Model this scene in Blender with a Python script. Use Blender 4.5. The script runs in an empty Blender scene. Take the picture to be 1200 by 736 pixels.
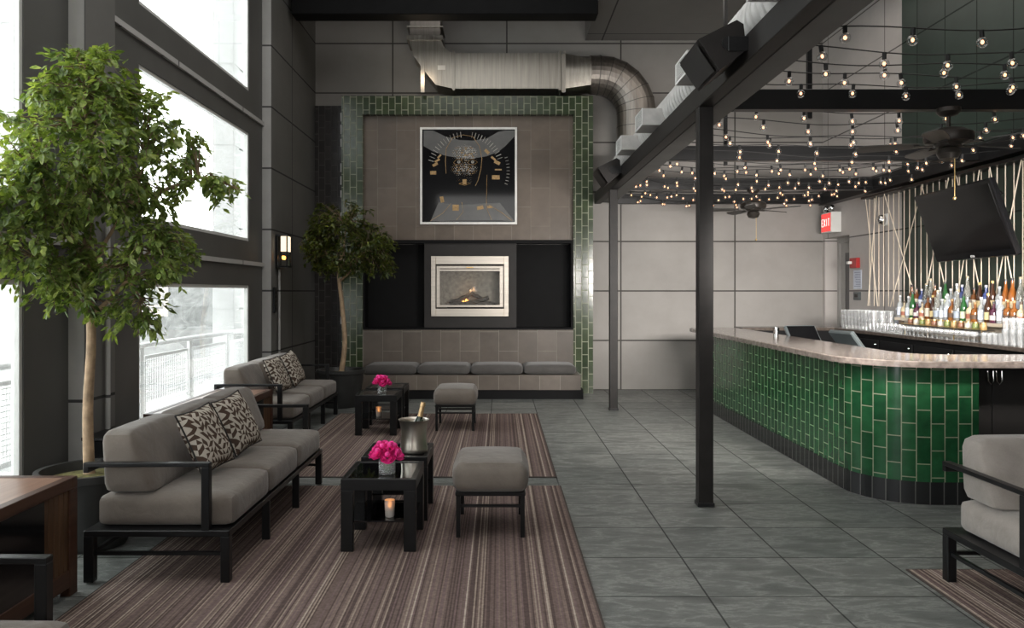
import bpy, math, random
from mathutils import Vector, Matrix, Euler
random.seed(7)
R = random.random
def U(a, b): return a + (b - a) * random.random()
sc = bpy.context.scene
C = sc.collection
PI = math.pi
F = 922.0

# ------------------------------------------------------------------ mesh builder
class MB:
    def __init__(s):
        s.v = []; s.f = []; s.uv = {}; s.M = Matrix.Identity(4)
    def add(s, vs, fs, uvs=None):
        o = len(s.v)
        for p in vs: s.v.append(tuple(s.M @ Vector(p)))
        for i, q in enumerate(fs):
            if uvs: s.uv[len(s.f)] = uvs[i]
            s.f.append(tuple(o + k for k in q))
        return s
    def box(s, x0, x1, y0, y1, z0, z1, b=0.0):
        if x1 < x0: x0, x1 = x1, x0
        if y1 < y0: y0, y1 = y1, y0
        if z1 < z0: z0, z1 = z1, z0
        b = min(b, (x1-x0)*.45, (y1-y0)*.45, (z1-z0)*.45)
        if b <= 0:
            vs = [(x, y, z) for x in (x0, x1) for y in (y0, y1) for z in (z0, z1)]
            fs = [(0,1,3,2),(4,6,7,5),(0,4,5,1),(2,3,7,6),(0,2,6,4),(1,5,7,3)]
            return s.add(vs, fs)
        X = (x0, x1); Y = (y0, y1); Z = (z0, z1); ins = lambda a, i: a[i] + (b if i == 0 else -b)
        idx = {}; vs = []
        for i in (0,1):
            for j in (0,1):
                for k in (0,1):
                    for a in range(3):
                        p = [X[i] if a == 0 else ins(X,i), Y[j] if a == 1 else ins(Y,j), Z[k] if a == 2 else ins(Z,k)]
                        idx[(i,j,k,a)] = len(vs); vs.append(tuple(p))
        c = Vector(((x0+x1)/2,(y0+y1)/2,(z0+z1)/2)); fs = []
        def face(q):
            p = [Vector(vs[t]) for t in q]; n = (p[1]-p[0]).cross(p[2]-p[0]); m = sum(p, Vector())/len(p) - c
            fs.append(tuple(q) if n.dot(m) > 0 else tuple(reversed(q)))
        for a in range(3):
            o = [d for d in range(3) if d != a]
            for t in (0,1):
                q = []
                for (p, r) in ((0,0),(1,0),(1,1),(0,1)):
                    k = [0,0,0]; k[a] = t; k[o[0]] = p; k[o[1]] = r; q.append(idx[(*k, a)])
                face(q)
            for p in (0,1):
                for r in (0,1):
                    k0 = [0,0,0]; k0[o[0]] = p; k0[o[1]] = r; k1 = list(k0); k1[a] = 1
                    face([idx[(*k0,o[0])], idx[(*k1,o[0])], idx[(*k1,o[1])], idx[(*k0,o[1])]])
        for i in (0,1):
            for j in (0,1):
                for k in (0,1): face([idx[(i,j,k,0)], idx[(i,j,k,1)], idx[(i,j,k,2)]])
        return s.add(vs, fs)
    def tube(s, path, r, n=8, cap=True):
        P = [Vector(p) for p in path]; m = len(P)
        rr = r if isinstance(r, (list, tuple)) else [r]*m
        T = []
        for i in range(m):
            t = (P[min(i+1,m-1)] - P[max(i-1,0)])
            T.append(t.normalized() if t.length > 1e-9 else Vector((0,0,1)))
        a = Vector((0,0,1)) if abs(T[0].z) < .9 else Vector((1,0,0))
        nrm = T[0].cross(a).normalized(); vs = []
        for i in range(m):
            nrm = (nrm - T[i]*nrm.dot(T[i])); nrm = nrm.normalized() if nrm.length > 1e-6 else T[i].orthogonal().normalized()
            b = T[i].cross(nrm)
            for k in range(n):
                an = 2*PI*k/n
                vs.append(tuple(P[i] + (nrm*math.cos(an) + b*math.sin(an))*rr[i]))
        fs = [(i*n+k, i*n+(k+1)%n, (i+1)*n+(k+1)%n, (i+1)*n+k) for i in range(m-1) for k in range(n)]
        if cap: fs += [tuple(reversed(range(n))), tuple((m-1)*n+k for k in range(n))]
        return s.add(vs, fs)
    def lathe(s, prof, n=20, c=(0,0,0)):
        vs = []; fs = []; m = len(prof)
        for (r, z) in prof:
            for k in range(n):
                an = 2*PI*k/n; vs.append((c[0]+r*math.cos(an), c[1]+r*math.sin(an), c[2]+z))
        fs = [(i*n+k, i*n+(k+1)%n, (i+1)*n+(k+1)%n, (i+1)*n+k) for i in range(m-1) for k in range(n)]
        if prof[0][0] > 1e-5: fs.append(tuple(reversed(range(n))))
        if prof[-1][0] > 1e-5: fs.append(tuple((m-1)*n+k for k in range(n)))
        return s.add(vs, fs)
    def cyl(s, c, r, z0, z1, n=16): return s.lathe([(r, z0), (r, z1)], n, c)
    def ball(s, c, r, n=10, m=6, sz=1.0):
        return s.lathe([(max(1e-4, r*math.sin(PI*i/m)), -r*sz*math.cos(PI*i/m)) for i in range(m+1)], n, c)
    def prism(s, poly, a0, a1, axis='z'):
        n = len(poly)
        def pt(p, h):
            return (p[0], p[1], h) if axis == 'z' else ((p[0], h, p[1]) if axis == 'y' else (h, p[0], p[1]))
        vs = [pt(p, a0) for p in poly] + [pt(p, a1) for p in poly]
        fs = [tuple(reversed(range(n))), tuple(n+k for k in range(n))] + [(k, (k+1)%n, n+(k+1)%n, n+k) for k in range(n)]
        ar = sum(poly[i][0]*poly[(i+1)%n][1]-poly[(i+1)%n][0]*poly[i][1] for i in range(n))
        flip = (ar < 0) != (axis == 'y')
        if flip: fs = [tuple(reversed(f)) for f in fs]
        return s.add(vs, fs)
    def cushion(s, sx, sy, sz, r=.04, bulge=.02, n=14, c=(0,0,0), side=.006):
        """soft box sx*sy*sz standing on c.z"""
        vs = []; fs = []; idx = {}
        nz = 6
        def key(i,j,k): return (i,j,k)
        for i in range(n+1):
            for j in range(n+1):
                for k in range(nz+1):
                    if i in (0,n) or j in (0,n) or k in (0,nz):
                        x = (i/n-.5)*sx; y = (j/n-.5)*sy; z = (k/nz-.5)*sz
                        rr = min(r, sz*.49)
                        q = Vector((max(-sx/2+rr,min(sx/2-rr,x)), max(-sy/2+rr,min(sy/2-rr,y)), max(-sz/2+rr,min(sz/2-rr,z))))
                        # outward
                        d = Vector((x,y,z)) - q
                        p = q + d.normalized()*rr if d.length > 1e-6 else Vector((x,y,z))
                        fx = 1-(2*x/sx)**2; fy = 1-(2*y/sy)**2; fz = 1-(2*z/sz)**2
                        p.z += (bulge if z > 0 else -bulge*.3)*(max(0,fx)**.5)*(max(0,fy)**.5)*abs(2*z/sz)
                        p.x += side*(2*x/sx)*fy*fz; p.y += side*(2*y/sy)*fx*fz
                        idx[(i,j,k)] = len(vs); vs.append((p.x+c[0], p.y+c[1], p.z+c[2]+sz/2))
        for i in range(n):
            for j in range(n):
                fs.append((idx[(i,j,0)],idx[(i,j+1,0)],idx[(i+1,j+1,0)],idx[(i+1,j,0)]))
                fs.append((idx[(i,j,nz)],idx[(i+1,j,nz)],idx[(i+1,j+1,nz)],idx[(i,j+1,nz)]))
        for i in range(n):
            for k in range(nz):
                fs.append((idx[(i,0,k)],idx[(i+1,0,k)],idx[(i+1,0,k+1)],idx[(i,0,k+1)]))
                fs.append((idx[(i,n,k)],idx[(i,n,k+1)],idx[(i+1,n,k+1)],idx[(i+1,n,k)]))
                fs.append((idx[(0,i,k)],idx[(0,i,k+1)],idx[(0,i+1,k+1)],idx[(0,i+1,k)]))
                fs.append((idx[(n,i,k)],idx[(n,i+1,k)],idx[(n,i+1,k+1)],idx[(n,i,k+1)]))
        return s.add(vs, fs)
    def warp(s, fn): s.v = [tuple(fn(Vector(p))) for p in s.v]; return s
    def build(s, name, m, parent=None, sharp=35, smooth=True):
        me = bpy.data.meshes.new(name)
        me.from_pydata(s.v, [], s.f)
        uvl = me.uv_layers.new(name='UVMap')
        vv = me.vertices
        flat = [0.0]*(2*len(me.loops))
        for p in me.polygons:
            nx, ny, nz = abs(p.normal.x), abs(p.normal.y), abs(p.normal.z)
            cu = s.uv.get(p.index)
            for t, li in enumerate(p.loop_indices):
                if cu: u, v = cu[t]
                else:
                    co = vv[me.loops[li].vertex_index].co
                    if nz >= nx and nz >= ny: u, v = co.x, co.y
                    elif nx >= ny: u, v = co.y, co.z
                    else: u, v = co.x, co.z
                flat[2*li] = u; flat[2*li+1] = v
        uvl.data.foreach_set('uv', flat)
        if smooth:
            me.polygons.foreach_set('use_smooth', [True]*len(me.polygons))
            me.set_sharp_from_angle(angle=math.radians(sharp))
        me.materials.append(m)
        me.update()
        o = bpy.data.objects.new(name, me); C.objects.link(o)
        if parent is not None: o.parent = parent
        return o

def tag(o, label=None, cat=None, group=None, kind=None):
    if label: o['label'] = label
    if cat: o['category'] = cat
    if group: o['group'] = group
    if kind: o['kind'] = kind
    return o
def thing(name, label, cat, loc=(0,0,0), rotz=0, group=None):
    o = bpy.data.objects.new(name, None); C.objects.link(o)
    o.empty_display_size = .1
    o.location = loc; o.rotation_euler = (0,0,rotz)
    return tag(o, label, cat, group)
def dup(o, loc=None, rotz=None, label=None, group=None, parent=None):
    c = o.copy(); C.objects.link(c)
    if parent is not None: c.parent = parent
    for ch in o.children: dup(ch, parent=c)
    if loc is not None: c.location = loc
    if rotz is not None: c.rotation_euler = (0,0,rotz)
    if label: c['label'] = label
    if group: c['group'] = group
    return c
def struct(name, mb, m, parent=None, **k):
    o = mb.build(name, m, parent, **k)
    if parent is None: o['kind'] = 'structure'
    return o

# ------------------------------------------------------------------ materials
def newmat(name):
    m = bpy.data.materials.new(name); m.use_nodes = True
    nt = m.node_tree; nt.nodes.clear()
    out = nt.nodes.new('ShaderNodeOutputMaterial')
    return m, nt, out
def N(nt, t, **k):
    n = nt.nodes.new(t)
    for a, b in k.items():
        if a in n.inputs.keys(): n.inputs[a].default_value = b
        else: setattr(n, a, b)
    return n
def L(nt, a, b): nt.links.new(a, b)
def col(c): return (c[0], c[1], c[2], 1)
def principled(nt, out, base=(.5,.5,.5), rough=.5, metal=0, spec=.5, **k):
    p = nt.nodes.new('ShaderNodeBsdfPrincipled')
    p.inputs['Base Color'].default_value = col(base); p.inputs['Roughness'].default_value = rough
    p.inputs['Metallic'].default_value = metal; p.inputs['Specular IOR Level'].default_value = spec
    for a, b in k.items(): p.inputs[a].default_value = b
    L(nt, p.outputs[0], out.inputs[0]); return p
def ramp(nt, fac, stops):
    r = nt.nodes.new('ShaderNodeValToRGB'); e = r.color_ramp.elements
    while len(e) > 1: e.remove(e[-1])
    e[0].position = stops[0][0]; e[0].color = col(stops[0][1])
    for p, c in stops[1:]:
        x = e.new(p); x.color = col(c)
    L(nt, fac, r.inputs[0]); return r
def plain(name, c, rough=.5, metal=0, spec=.5, var=.12, scale=6, bump=0, bscale=60, **k):
    """principled with slight noise tint and optional bump"""
    m, nt, out = newmat(name)
    p = principled(nt, out, c, rough, metal, spec, **k)
    tc = N(nt, 'ShaderNodeTexCoord')
    if var > 0:
        n = N(nt, 'ShaderNodeTexNoise', Scale=scale, Detail=4.0); L(nt, tc.outputs['Object'], n.inputs['Vector'])
        r = ramp(nt, n.outputs['Fac'], [(.3, [x*(1-var) for x in c]), (.7, [min(1, x*(1+var)) for x in c])])
        L(nt, r.outputs[0], p.inputs['Base Color'])
    if bump > 0:
        n2 = N(nt, 'ShaderNodeTexNoise', Scale=bscale, Detail=3.0); L(nt, tc.outputs['Object'], n2.inputs['Vector'])
        b = N(nt, 'ShaderNodeBump', Strength=bump, Distance=.01); L(nt, n2.outputs['Fac'], b.inputs['Height']); L(nt, b.outputs[0], p.inputs['Normal'])
    return m
def emit(name, c, s):
    m, nt, out = newmat(name)
    e = N(nt, 'ShaderNodeEmission', Color=col(c), Strength=s); L(nt, e.outputs[0], out.inputs[0]); return m
def brick(name, w, h, c1, c2, mortar, ms=.004, rough=.3, vertical=False, offset=.5, bump=.4, off=(0,0), spec=.5, noise=0, nscale=8, rvar=.1, msmooth=.1):
    m, nt, out = newmat(name)
    p = principled(nt, out, c1, rough, 0, spec)
    uv = N(nt, 'ShaderNodeUVMap')
    sx = N(nt, 'ShaderNodeSeparateXYZ'); L(nt, uv.outputs[0], sx.inputs[0])
    cb = N(nt, 'ShaderNodeCombineXYZ')
    ax = N(nt, 'ShaderNodeMath', operation='ADD'); ax.inputs[1].default_value = off[0]; L(nt, sx.outputs[0], ax.inputs[0])
    ay = N(nt, 'ShaderNodeMath', operation='ADD'); ay.inputs[1].default_value = off[1]; L(nt, sx.outputs[1], ay.inputs[0])
    if vertical: L(nt, ay.outputs[0], cb.inputs[0]); L(nt, ax.outputs[0], cb.inputs[1])
    else: L(nt, ax.outputs[0], cb.inputs[0]); L(nt, ay.outputs[0], cb.inputs[1])
    b = N(nt, 'ShaderNodeTexBrick', offset=offset, offset_frequency=2, squash=1.0)
    b.inputs['Scale'].default_value = 1; b.inputs['Brick Width'].default_value = w; b.inputs['Row Height'].default_value = h
    b.inputs['Mortar Size'].default_value = ms; b.inputs['Mortar Smooth'].default_value = msmooth; b.inputs['Bias'].default_value = 0
    b.inputs['Color1'].default_value = col(c1); b.inputs['Color2'].default_value = col(c2); b.inputs['Mortar'].default_value = col(mortar)
    L(nt, cb.outputs[0], b.inputs['Vector'])
    c = b.outputs['Color']
    if noise > 0:
        n = N(nt, 'ShaderNodeTexNoise', Scale=nscale, Detail=5.0, Roughness=.6); L(nt, uv.outputs[0], n.inputs['Vector'])
        r = ramp(nt, n.outputs['Fac'], [(.25, (1-noise,)*3), (.75, (1+noise,)*3)])
        mx = N(nt, 'ShaderNodeMix', data_type='RGBA', blend_type='MULTIPLY'); mx.inputs['Factor'].default_value = 1
        L(nt, c, mx.inputs[6]); L(nt, r.outputs[0], mx.inputs[7]); c = mx.outputs[2]
    L(nt, c, p.inputs['Base Color'])
    mr = N(nt, 'ShaderNodeMapRange'); mr.inputs[3].default_value = rough; mr.inputs[4].default_value = min(1, rough+.4)
    L(nt, b.outputs['Fac'], mr.inputs[0]); L(nt, mr.outputs[0], p.inputs['Roughness'])
    if bump > 0:
        inv = N(nt, 'ShaderNodeMath', operation='SUBTRACT'); inv.inputs[0].default_value = 1; L(nt, b.outputs['Fac'], inv.inputs[1])
        n3 = N(nt, 'ShaderNodeTexNoise', Scale=14.0, Detail=2.0); L(nt, uv.outputs[0], n3.inputs['Vector'])
        ad = N(nt, 'ShaderNodeMath', operation='MULTIPLY_ADD'); ad.inputs[1].default_value = rvar; L(nt, n3.outputs['Fac'], ad.inputs[0]); L(nt, inv.outputs[0], ad.inputs[2])
        bm = N(nt, 'ShaderNodeBump', Strength=bump, Distance=.004); L(nt, ad.outputs[0], bm.inputs['Height']); L(nt, bm.outputs[0], p.inputs['Normal'])
    return m
def glassy(name, tint=(1,1,1), refl=.08, rough=.02, edge=True, body=None, bodyfac=0):
    """thin clear glass: transparent + mirror reflection growing at the grazing edge"""
    m, nt, out = newmat(name)
    t = N(nt, 'ShaderNodeBsdfTransparent', Color=col(tint)); g = N(nt, 'ShaderNodeBsdfGlossy', Roughness=rough)
    mx = nt.nodes.new('ShaderNodeMixShader')
    if edge:
        lw = N(nt, 'ShaderNodeLayerWeight', Blend=.35)
        mr = N(nt, 'ShaderNodeMapRange'); mr.inputs[3].default_value = refl; mr.inputs[4].default_value = min(1, refl+.55)
        L(nt, lw.outputs['Facing'], mr.inputs[0]); L(nt, mr.outputs[0], mx.inputs[0])
    else: mx.inputs[0].default_value = refl
    L(nt, t.outputs[0], mx.inputs[1]); L(nt, g.outputs[0], mx.inputs[2])
    last = mx
    if body:
        d = N(nt, 'ShaderNodeBsdfDiffuse', Color=col(body)); m2 = nt.nodes.new('ShaderNodeMixShader'); m2.inputs[0].default_value = bodyfac
        L(nt, mx.outputs[0], m2.inputs[1]); L(nt, d.outputs[0], m2.inputs[2]); last = m2
    L(nt, last.outputs[0], out.inputs[0]); return m
def fabric(name, c, var=.18):
    m, nt, out = newmat(name)
    p = principled(nt, out, c, .92, 0, .15, **{'Sheen Weight': .25, 'Sheen Roughness': .5})
    tc = N(nt, 'ShaderNodeTexCoord')
    n = N(nt, 'ShaderNodeTexNoise', Scale=380.0, Detail=2.0); L(nt, tc.outputs['Object'], n.inputs['Vector'])
    n1 = N(nt, 'ShaderNodeTexNoise', Scale=7.0, Detail=4.0); L(nt, tc.outputs['Object'], n1.inputs['Vector'])
    ad = N(nt, 'ShaderNodeMath', operation='ADD'); L(nt, n.outputs[0], ad.inputs[0]); L(nt, n1.outputs[0], ad.inputs[1])
    hf = N(nt, 'ShaderNodeMath', operation='MULTIPLY'); hf.inputs[1].default_value = .5; L(nt, ad.outputs[0], hf.inputs[0])
    r = ramp(nt, hf.outputs[0], [(.35, [x*(1-var) for x in c]), (.65, [x*(1+var) for x in c])]); L(nt, r.outputs[0], p.inputs['Base Color'])
    n2 = N(nt, 'ShaderNodeTexNoise', Scale=11.0, Detail=3.0, Distortion=.6); L(nt, tc.outputs['Object'], n2.inputs['Vector'])
    b = N(nt, 'ShaderNodeBump', Strength=.35, Distance=.02); L(nt, n2.outputs[0], b.inputs['Height'])
    b2 = N(nt, 'ShaderNodeBump', Strength=.25, Distance=.002); L(nt, n.outputs[0], b2.inputs['Height']); L(nt, b.outputs[0], b2.inputs['Normal'])
    L(nt, b2.outputs[0], p.inputs['Normal']); return m
def wood(name, c1, c2, rough=.35, axis=1, planks=.14):
    m, nt, out = newmat(name)
    p = principled(nt, out, c1, rough, 0, .4)
    tc = N(nt, 'ShaderNodeTexCoord'); mp = N(nt, 'ShaderNodeMapping')
    s = [14, 14, 14]; s[axis] = 1.2; mp.inputs['Scale'].default_value = s
    L(nt, tc.outputs['Object'], mp.inputs[0])
    n = N(nt, 'ShaderNodeTexNoise', Scale=2.0, Detail=6.0, Distortion=.5); L(nt, mp.outputs[0], n.inputs['Vector'])
    r = ramp(nt, n.outputs[0], [(.3, c1), (.7, c2)]); L(nt, r.outputs[0], p.inputs['Base Color'])
    b = N(nt, 'ShaderNodeBump', Strength=.08, Distance=.004); L(nt, n.outputs[0], b.inputs['Height']); L(nt, b.outputs[0], p.inputs['Normal'])
    return m
def rugmat(name):
    m, nt, out = newmat(name)
    p = principled(nt, out, (.2,.16,.14), .95, 0, .1)
    tc = N(nt, 'ShaderNodeTexCoord'); sx = N(nt, 'ShaderNodeSeparateXYZ'); L(nt, tc.outputs['Object'], sx.inputs[0])
    def wn(freq, seed):
        a = N(nt, 'ShaderNodeMath', operation='MULTIPLY_ADD'); a.inputs[1].default_value = freq; a.inputs[2].default_value = seed; L(nt, sx.outputs[0], a.inputs[0])
        f = N(nt, 'ShaderNodeMath', operation='FLOOR'); L(nt, a.outputs[0], f.inputs[0])
        w = N(nt, 'ShaderNodeTexWhiteNoise', noise_dimensions='1D'); L(nt, f.outputs[0], w.inputs['W']); return a, w
    a, w = wn(118.0, 31.0)
    r = ramp(nt, w.outputs[0], [(0, (.085,.060,.055)), (.2, (.135,.098,.086)), (.45, (.175,.130,.112)), (.65, (.150,.106,.100)), (.82, (.27,.215,.175)), (.95, (.36,.30,.25))])
    r.color_ramp.interpolation = 'CONSTANT'
    # wide tonal bands
    n0 = N(nt, 'ShaderNodeTexNoise', noise_dimensions='1D', Scale=3.0, Detail=1.0); L(nt, sx.outputs[0], n0.inputs['W'])
    nb = N(nt, 'ShaderNodeTexNoise', Scale=60.0, Detail=3.0); L(nt, tc.outputs['Object'], nb.inputs['Vector'])
    rb = ramp(nt, nb.outputs[0], [(.3, (.8,.8,.8)), (.7, (1.2,1.2,1.2))])
    mx = N(nt, 'ShaderNodeMix', data_type='RGBA', blend_type='MULTIPLY'); mx.inputs['Factor'].default_value = 1
    L(nt, r.outputs[0], mx.inputs[6]); L(nt, rb.outputs[0], mx.inputs[7]); L(nt, mx.outputs[2], p.inputs['Base Color'])
    fr = N(nt, 'ShaderNodeMath', operation='FRACT'); L(nt, a.outputs[0], fr.inputs[0])
    b = N(nt, 'ShaderNodeBump', Strength=.4, Distance=.003); L(nt, fr.outputs[0], b.inputs['Height']); L(nt, b.outputs[0], p.inputs['Normal'])
    return m
def slate(name):
    t = .605
    m = brick(name, t, t, (.122,.130,.123), (.172,.177,.166), (.040,.041,.039), .0055, .42, False, 0.0, .0, off=(-.487+t*10, -4.13+t*20), noise=.0)
    nt = m.node_tree
    p = next(n for n in nt.nodes if n.type == 'BSDF_PRINCIPLED'); bt = next(n for n in nt.nodes if n.type == 'TEX_BRICK')
    uv = next(n for n in nt.nodes if n.type == 'UVMAP')
    mp = N(nt, 'ShaderNodeMapping'); mp.inputs['Scale'].default_value = (.8, 2.3, 1); mp.inputs['Rotation'].default_value = (0, 0, .18); L(nt, uv.outputs[0], mp.inputs[0])
    n = N(nt, 'ShaderNodeTexNoise', Scale=3.0, Detail=10.0, Roughness=.68, Distortion=.35); L(nt, mp.outputs[0], n.inputs['Vector'])
    r = ramp(nt, n.outputs[0], [(.25, (.45,.46,.46)), (.44, (.85,.86,.86)), (.49, (1.1,1.1,1.1)), (.515, (1.7,1.7,1.68)), (.54, (1.0,1.0,1.0)), (.65, (.8,.8,.8)), (.8, (1.6,1.6,1.58))])
    mx = N(nt, 'ShaderNodeMix', data_type='RGBA', blend_type='MULTIPLY'); mx.inputs['Factor'].default_value = 1
    L(nt, bt.outputs[0], mx.inputs[6]); L(nt, r.outputs[0], mx.inputs[7]); L(nt, mx.outputs[2], p.inputs['Base Color'])
    inv = N(nt, 'ShaderNodeMath', operation='SUBTRACT'); inv.inputs[0].default_value = 1; L(nt, bt.outputs['Fac'], inv.inputs[1])
    ad = N(nt, 'ShaderNodeMath', operation='MULTIPLY_ADD'); ad.inputs[1].default_value = 2.2; L(nt, n.outputs[0], ad.inputs[0]); L(nt, inv.outputs[0], ad.inputs[2])
    bm = N(nt, 'ShaderNodeBump', Strength=.8, Distance=.010); L(nt, ad.outputs[0], bm.inputs['Height']); L(nt, bm.outputs[0], p.inputs['Normal'])
    return m
def pillowmat(name):
    m, nt, out = newmat(name)
    p = principled(nt, out, (.3,.28,.25), .9, 0, .1)
    uv = N(nt, 'ShaderNodeTexCoord')
    mp = N(nt, 'ShaderNodeMapping'); mp.inputs['Scale'].default_value = (30, 30, 0); mp.inputs['Rotation'].default_value = (0,0,.12); L(nt, uv.outputs['Object'], mp.inputs[0])
    fl = N(nt, 'ShaderNodeVectorMath', operation='FLOOR'); L(nt, mp.outputs[0], fl.inputs[0])
    fr = N(nt, 'ShaderNodeVectorMath', operation='FRACTION'); L(nt, mp.outputs[0], fr.inputs[0])
    w = N(nt, 'ShaderNodeTexWhiteNoise', noise_dimensions='3D'); L(nt, fl.outputs[0], w.inputs['Vector'])
    s = N(nt, 'ShaderNodeSeparateXYZ'); L(nt, fr.outputs[0], s.inputs[0])
    def M(op, a, b=None):
        x = N(nt, 'ShaderNodeMath', operation=op)
        for i, q in enumerate((a, b)):
            if q is None: continue
            if isinstance(q, (int, float)): x.inputs[i].default_value = q
            else: L(nt, q, x.inputs[i])
        return x.outputs[0]
    t1 = M('GREATER_THAN', M('ADD', s.outputs[0], s.outputs[1]), 1.0)
    t2 = M('GREATER_THAN', s.outputs[0], s.outputs[1])
    sel = M('GREATER_THAN', w.outputs[0], .5)
    tri = M('ADD', M('MULTIPLY', t1, sel), M('MULTIPLY', t2, M('SUBTRACT', 1.0, sel)))
    sep = N(nt, 'ShaderNodeSeparateColor'); L(nt, w.outputs['Color'], sep.inputs[0])
    inv = M('GREATER_THAN', sep.outputs[1], .5)
    fin = M('ABSOLUTE', M('SUBTRACT', tri, inv))
    r = ramp(nt, fin, [(0, (.075,.05,.038)), (1, (.47,.43,.37))]); r.color_ramp.interpolation = 'LINEAR'
    L(nt, r.outputs[0], p.inputs['Base Color']); return m
def leafmat(name, stops, trans=.35):
    m, nt, out = newmat(name)
    p = nt.nodes.new('ShaderNodeBsdfPrincipled'); p.inputs['Roughness'].default_value = .38; p.inputs['Specular IOR Level'].default_value = .45
    tr = N(nt, 'ShaderNodeBsdfTranslucent')
    tc = N(nt, 'ShaderNodeTexCoord')
    n = N(nt, 'ShaderNodeTexNoise', Scale=9.0, Detail=3.0, Roughness=.8); L(nt, tc.outputs['Object'], n.inputs['Vector'])
    r = ramp(nt, n.outputs[0], stops); L(nt, r.outputs[0], p.inputs['Base Color'])
    g = N(nt, 'ShaderNodeMix', data_type='RGBA', blend_type='MULTIPLY'); g.inputs['Factor'].default_value = 1
    L(nt, r.outputs[0], g.inputs[6]); g.inputs[7].default_value = (1.5, 1.5, .6, 1); L(nt, g.outputs[2], tr.inputs[0])
    mx = nt.nodes.new('ShaderNodeMixShader'); mx.inputs[0].default_value = trans
    L(nt, p.outputs[0], mx.inputs[1]); L(nt, tr.outputs[0], mx.inputs[2]); L(nt, mx.outputs[0], out.inputs[0]); return m
def metalbrush(name, c, rough=.35, aniso_axis=0, var=.35):
    m, nt, out = newmat(name)
    p = principled(nt, out, c, rough, 1, .5)
    tc = N(nt, 'ShaderNodeTexCoord'); mp = N(nt, 'ShaderNodeMapping'); s = [30,30,30]; s[aniso_axis] = 1.5; mp.inputs['Scale'].default_value = s
    L(nt, tc.outputs['Object'], mp.inputs[0]); n = N(nt, 'ShaderNodeTexNoise', Scale=1.0, Detail=5.0); L(nt, mp.outputs[0], n.inputs['Vector'])
    r = ramp(nt, n.outputs[0], [(.25, [x*(1-var) for x in c]), (.75, [min(1,x*(1+var)) for x in c])]); L(nt, r.outputs[0], p.inputs['Base Color'])
    mr = N(nt, 'ShaderNodeMapRange'); mr.inputs[3].default_value = rough*.7; mr.inputs[4].default_value = rough*1.4; L(nt, n.outputs[0], mr.inputs[0]); L(nt, mr.outputs[0], p.inputs['Roughness'])
    return m

K = {}
K['floor'] = slate('slate_paving')
K['facade'] = plain('dark_facade_paint', (.085,.084,.078), .6, var=.1, scale=2)
K['facade_panel'] = brick('facade_panels', 1.9, .807, (.13,.128,.12), (.14,.137,.128), (.035,.035,.033), .012, .6, bump=.3, offset=0, noise=.12, nscale=2, off=(.0,0))
K['pilaster'] = brick('lit_trim_and_pipe_grey', 1.9, .807, (.42,.415,.40), (.44,.43,.415), (.07,.07,.07), .012, .6, bump=.3, offset=0, noise=.1, nscale=3)  # light painted into the pilaster and wall strips; conduits share this grey
K['backwall'] = brick('cement_panels', 1.86, .807, (.250,.236,.220), (.265,.25,.234), (.06,.056,.052), .012, .62, bump=.3, offset=0, off=(1.75+1.86*4, 0), noise=.12, nscale=1.4)
K['backwall_bar'] = brick('cement_panels_pale', 1.93, .807, (.44,.425,.405), (.46,.445,.425), (.12,.115,.11), .012, .62, bump=.3, offset=0, off=(-1.93+1.93*4, 0), noise=.10, nscale=1.4)
K['rightwall'] = brick('cement_panels_bar', 1.86, .807, (.42,.395,.375), (.44,.41,.39), (.12,.11,.105), .01, .62, bump=.3, offset=0, off=(.4, 0), noise=.1, nscale=1.4)
K['greenwall'] = brick('green_bar_panels', .62, .807, (.020,.034,.027), (.024,.042,.032), (.009,.014,.011), .01, .45, bump=.3, offset=0, noise=.25, nscale=2)
K['ceiling'] = brick('ceiling_panels', 1.86, 1.6, (.185,.178,.168), (.19,.182,.172), (.06,.058,.055), .012, .7, bump=.2, offset=0, off=(.2,.3), noise=.08, nscale=1)
K['green_bar'] = brick('green_glazed_tile', .203, .1015, (.009,.058,.021), (.018,.092,.034), (.24,.26,.17), .004, .16, True, .5, .5, noise=.35, nscale=7, rvar=.35)
K['green_frame'] = brick('green_glazed_tile_dull', .203, .1015, (.020,.036,.014), (.042,.062,.025), (.27,.28,.20), .0062, .18, True, .5, .5, noise=.3, nscale=7, rvar=.35, off=(.03,0))
K['dark_tile'] = brick('dark_glazed_tile', .203, .1015, (.020,.018,.017), (.034,.03,.028), (.055,.05,.046), .006, .25, True, .5, .5, rvar=.3)
K['black_tile'] = brick('black_glazed_tile', .6, .1015, (.012,.012,.013), (.02,.02,.021), (.09,.085,.08), .004, .16, True, 0, .5, rvar=.3)
K['brown_tile'] = brick('brown_stone_tile', .61, .305, (.098,.073,.053), (.135,.102,.076), (.20,.17,.14), .0042, .42, True, .5, .3, noise=.18, nscale=5, off=(.12,.1))
K['brown_tile_low'] = brick('brown_stone_tile_low', .61, .305, (.085,.068,.054), (.118,.096,.078), (.20,.18,.155), .0042, .42, True, .5, .3, noise=.18, nscale=5, off=(.02,.25))
K['black'] = plain('matte_black', (.004,.004,.0043), .65, spec=.15, var=.2)
K['black_metal'] = plain('black_powder_coat', (.007,.007,.0075), .34, spec=.35, var=.15)
K['black_gloss'] = plain('black_lacquer', (.006,.006,.0065), .12, spec=.6, var=0)
K['charcoal'] = plain('charcoal_panel', (.020,.018,.017), .55, spec=.3, var=.1)
K['steel_paint'] = plain('dark_brown_steel', (.014,.012,.011), .5, spec=.25, var=.25, scale=9)
K['steel_grey'] = plain('lit_underside_grey', (.085,.084,.08), .55, var=.15, scale=3)  # paler than the outer channel: reflected light on the underside painted in
K['fabric'] = fabric('taupe_outdoor_fabric', (.148,.126,.107))
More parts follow.
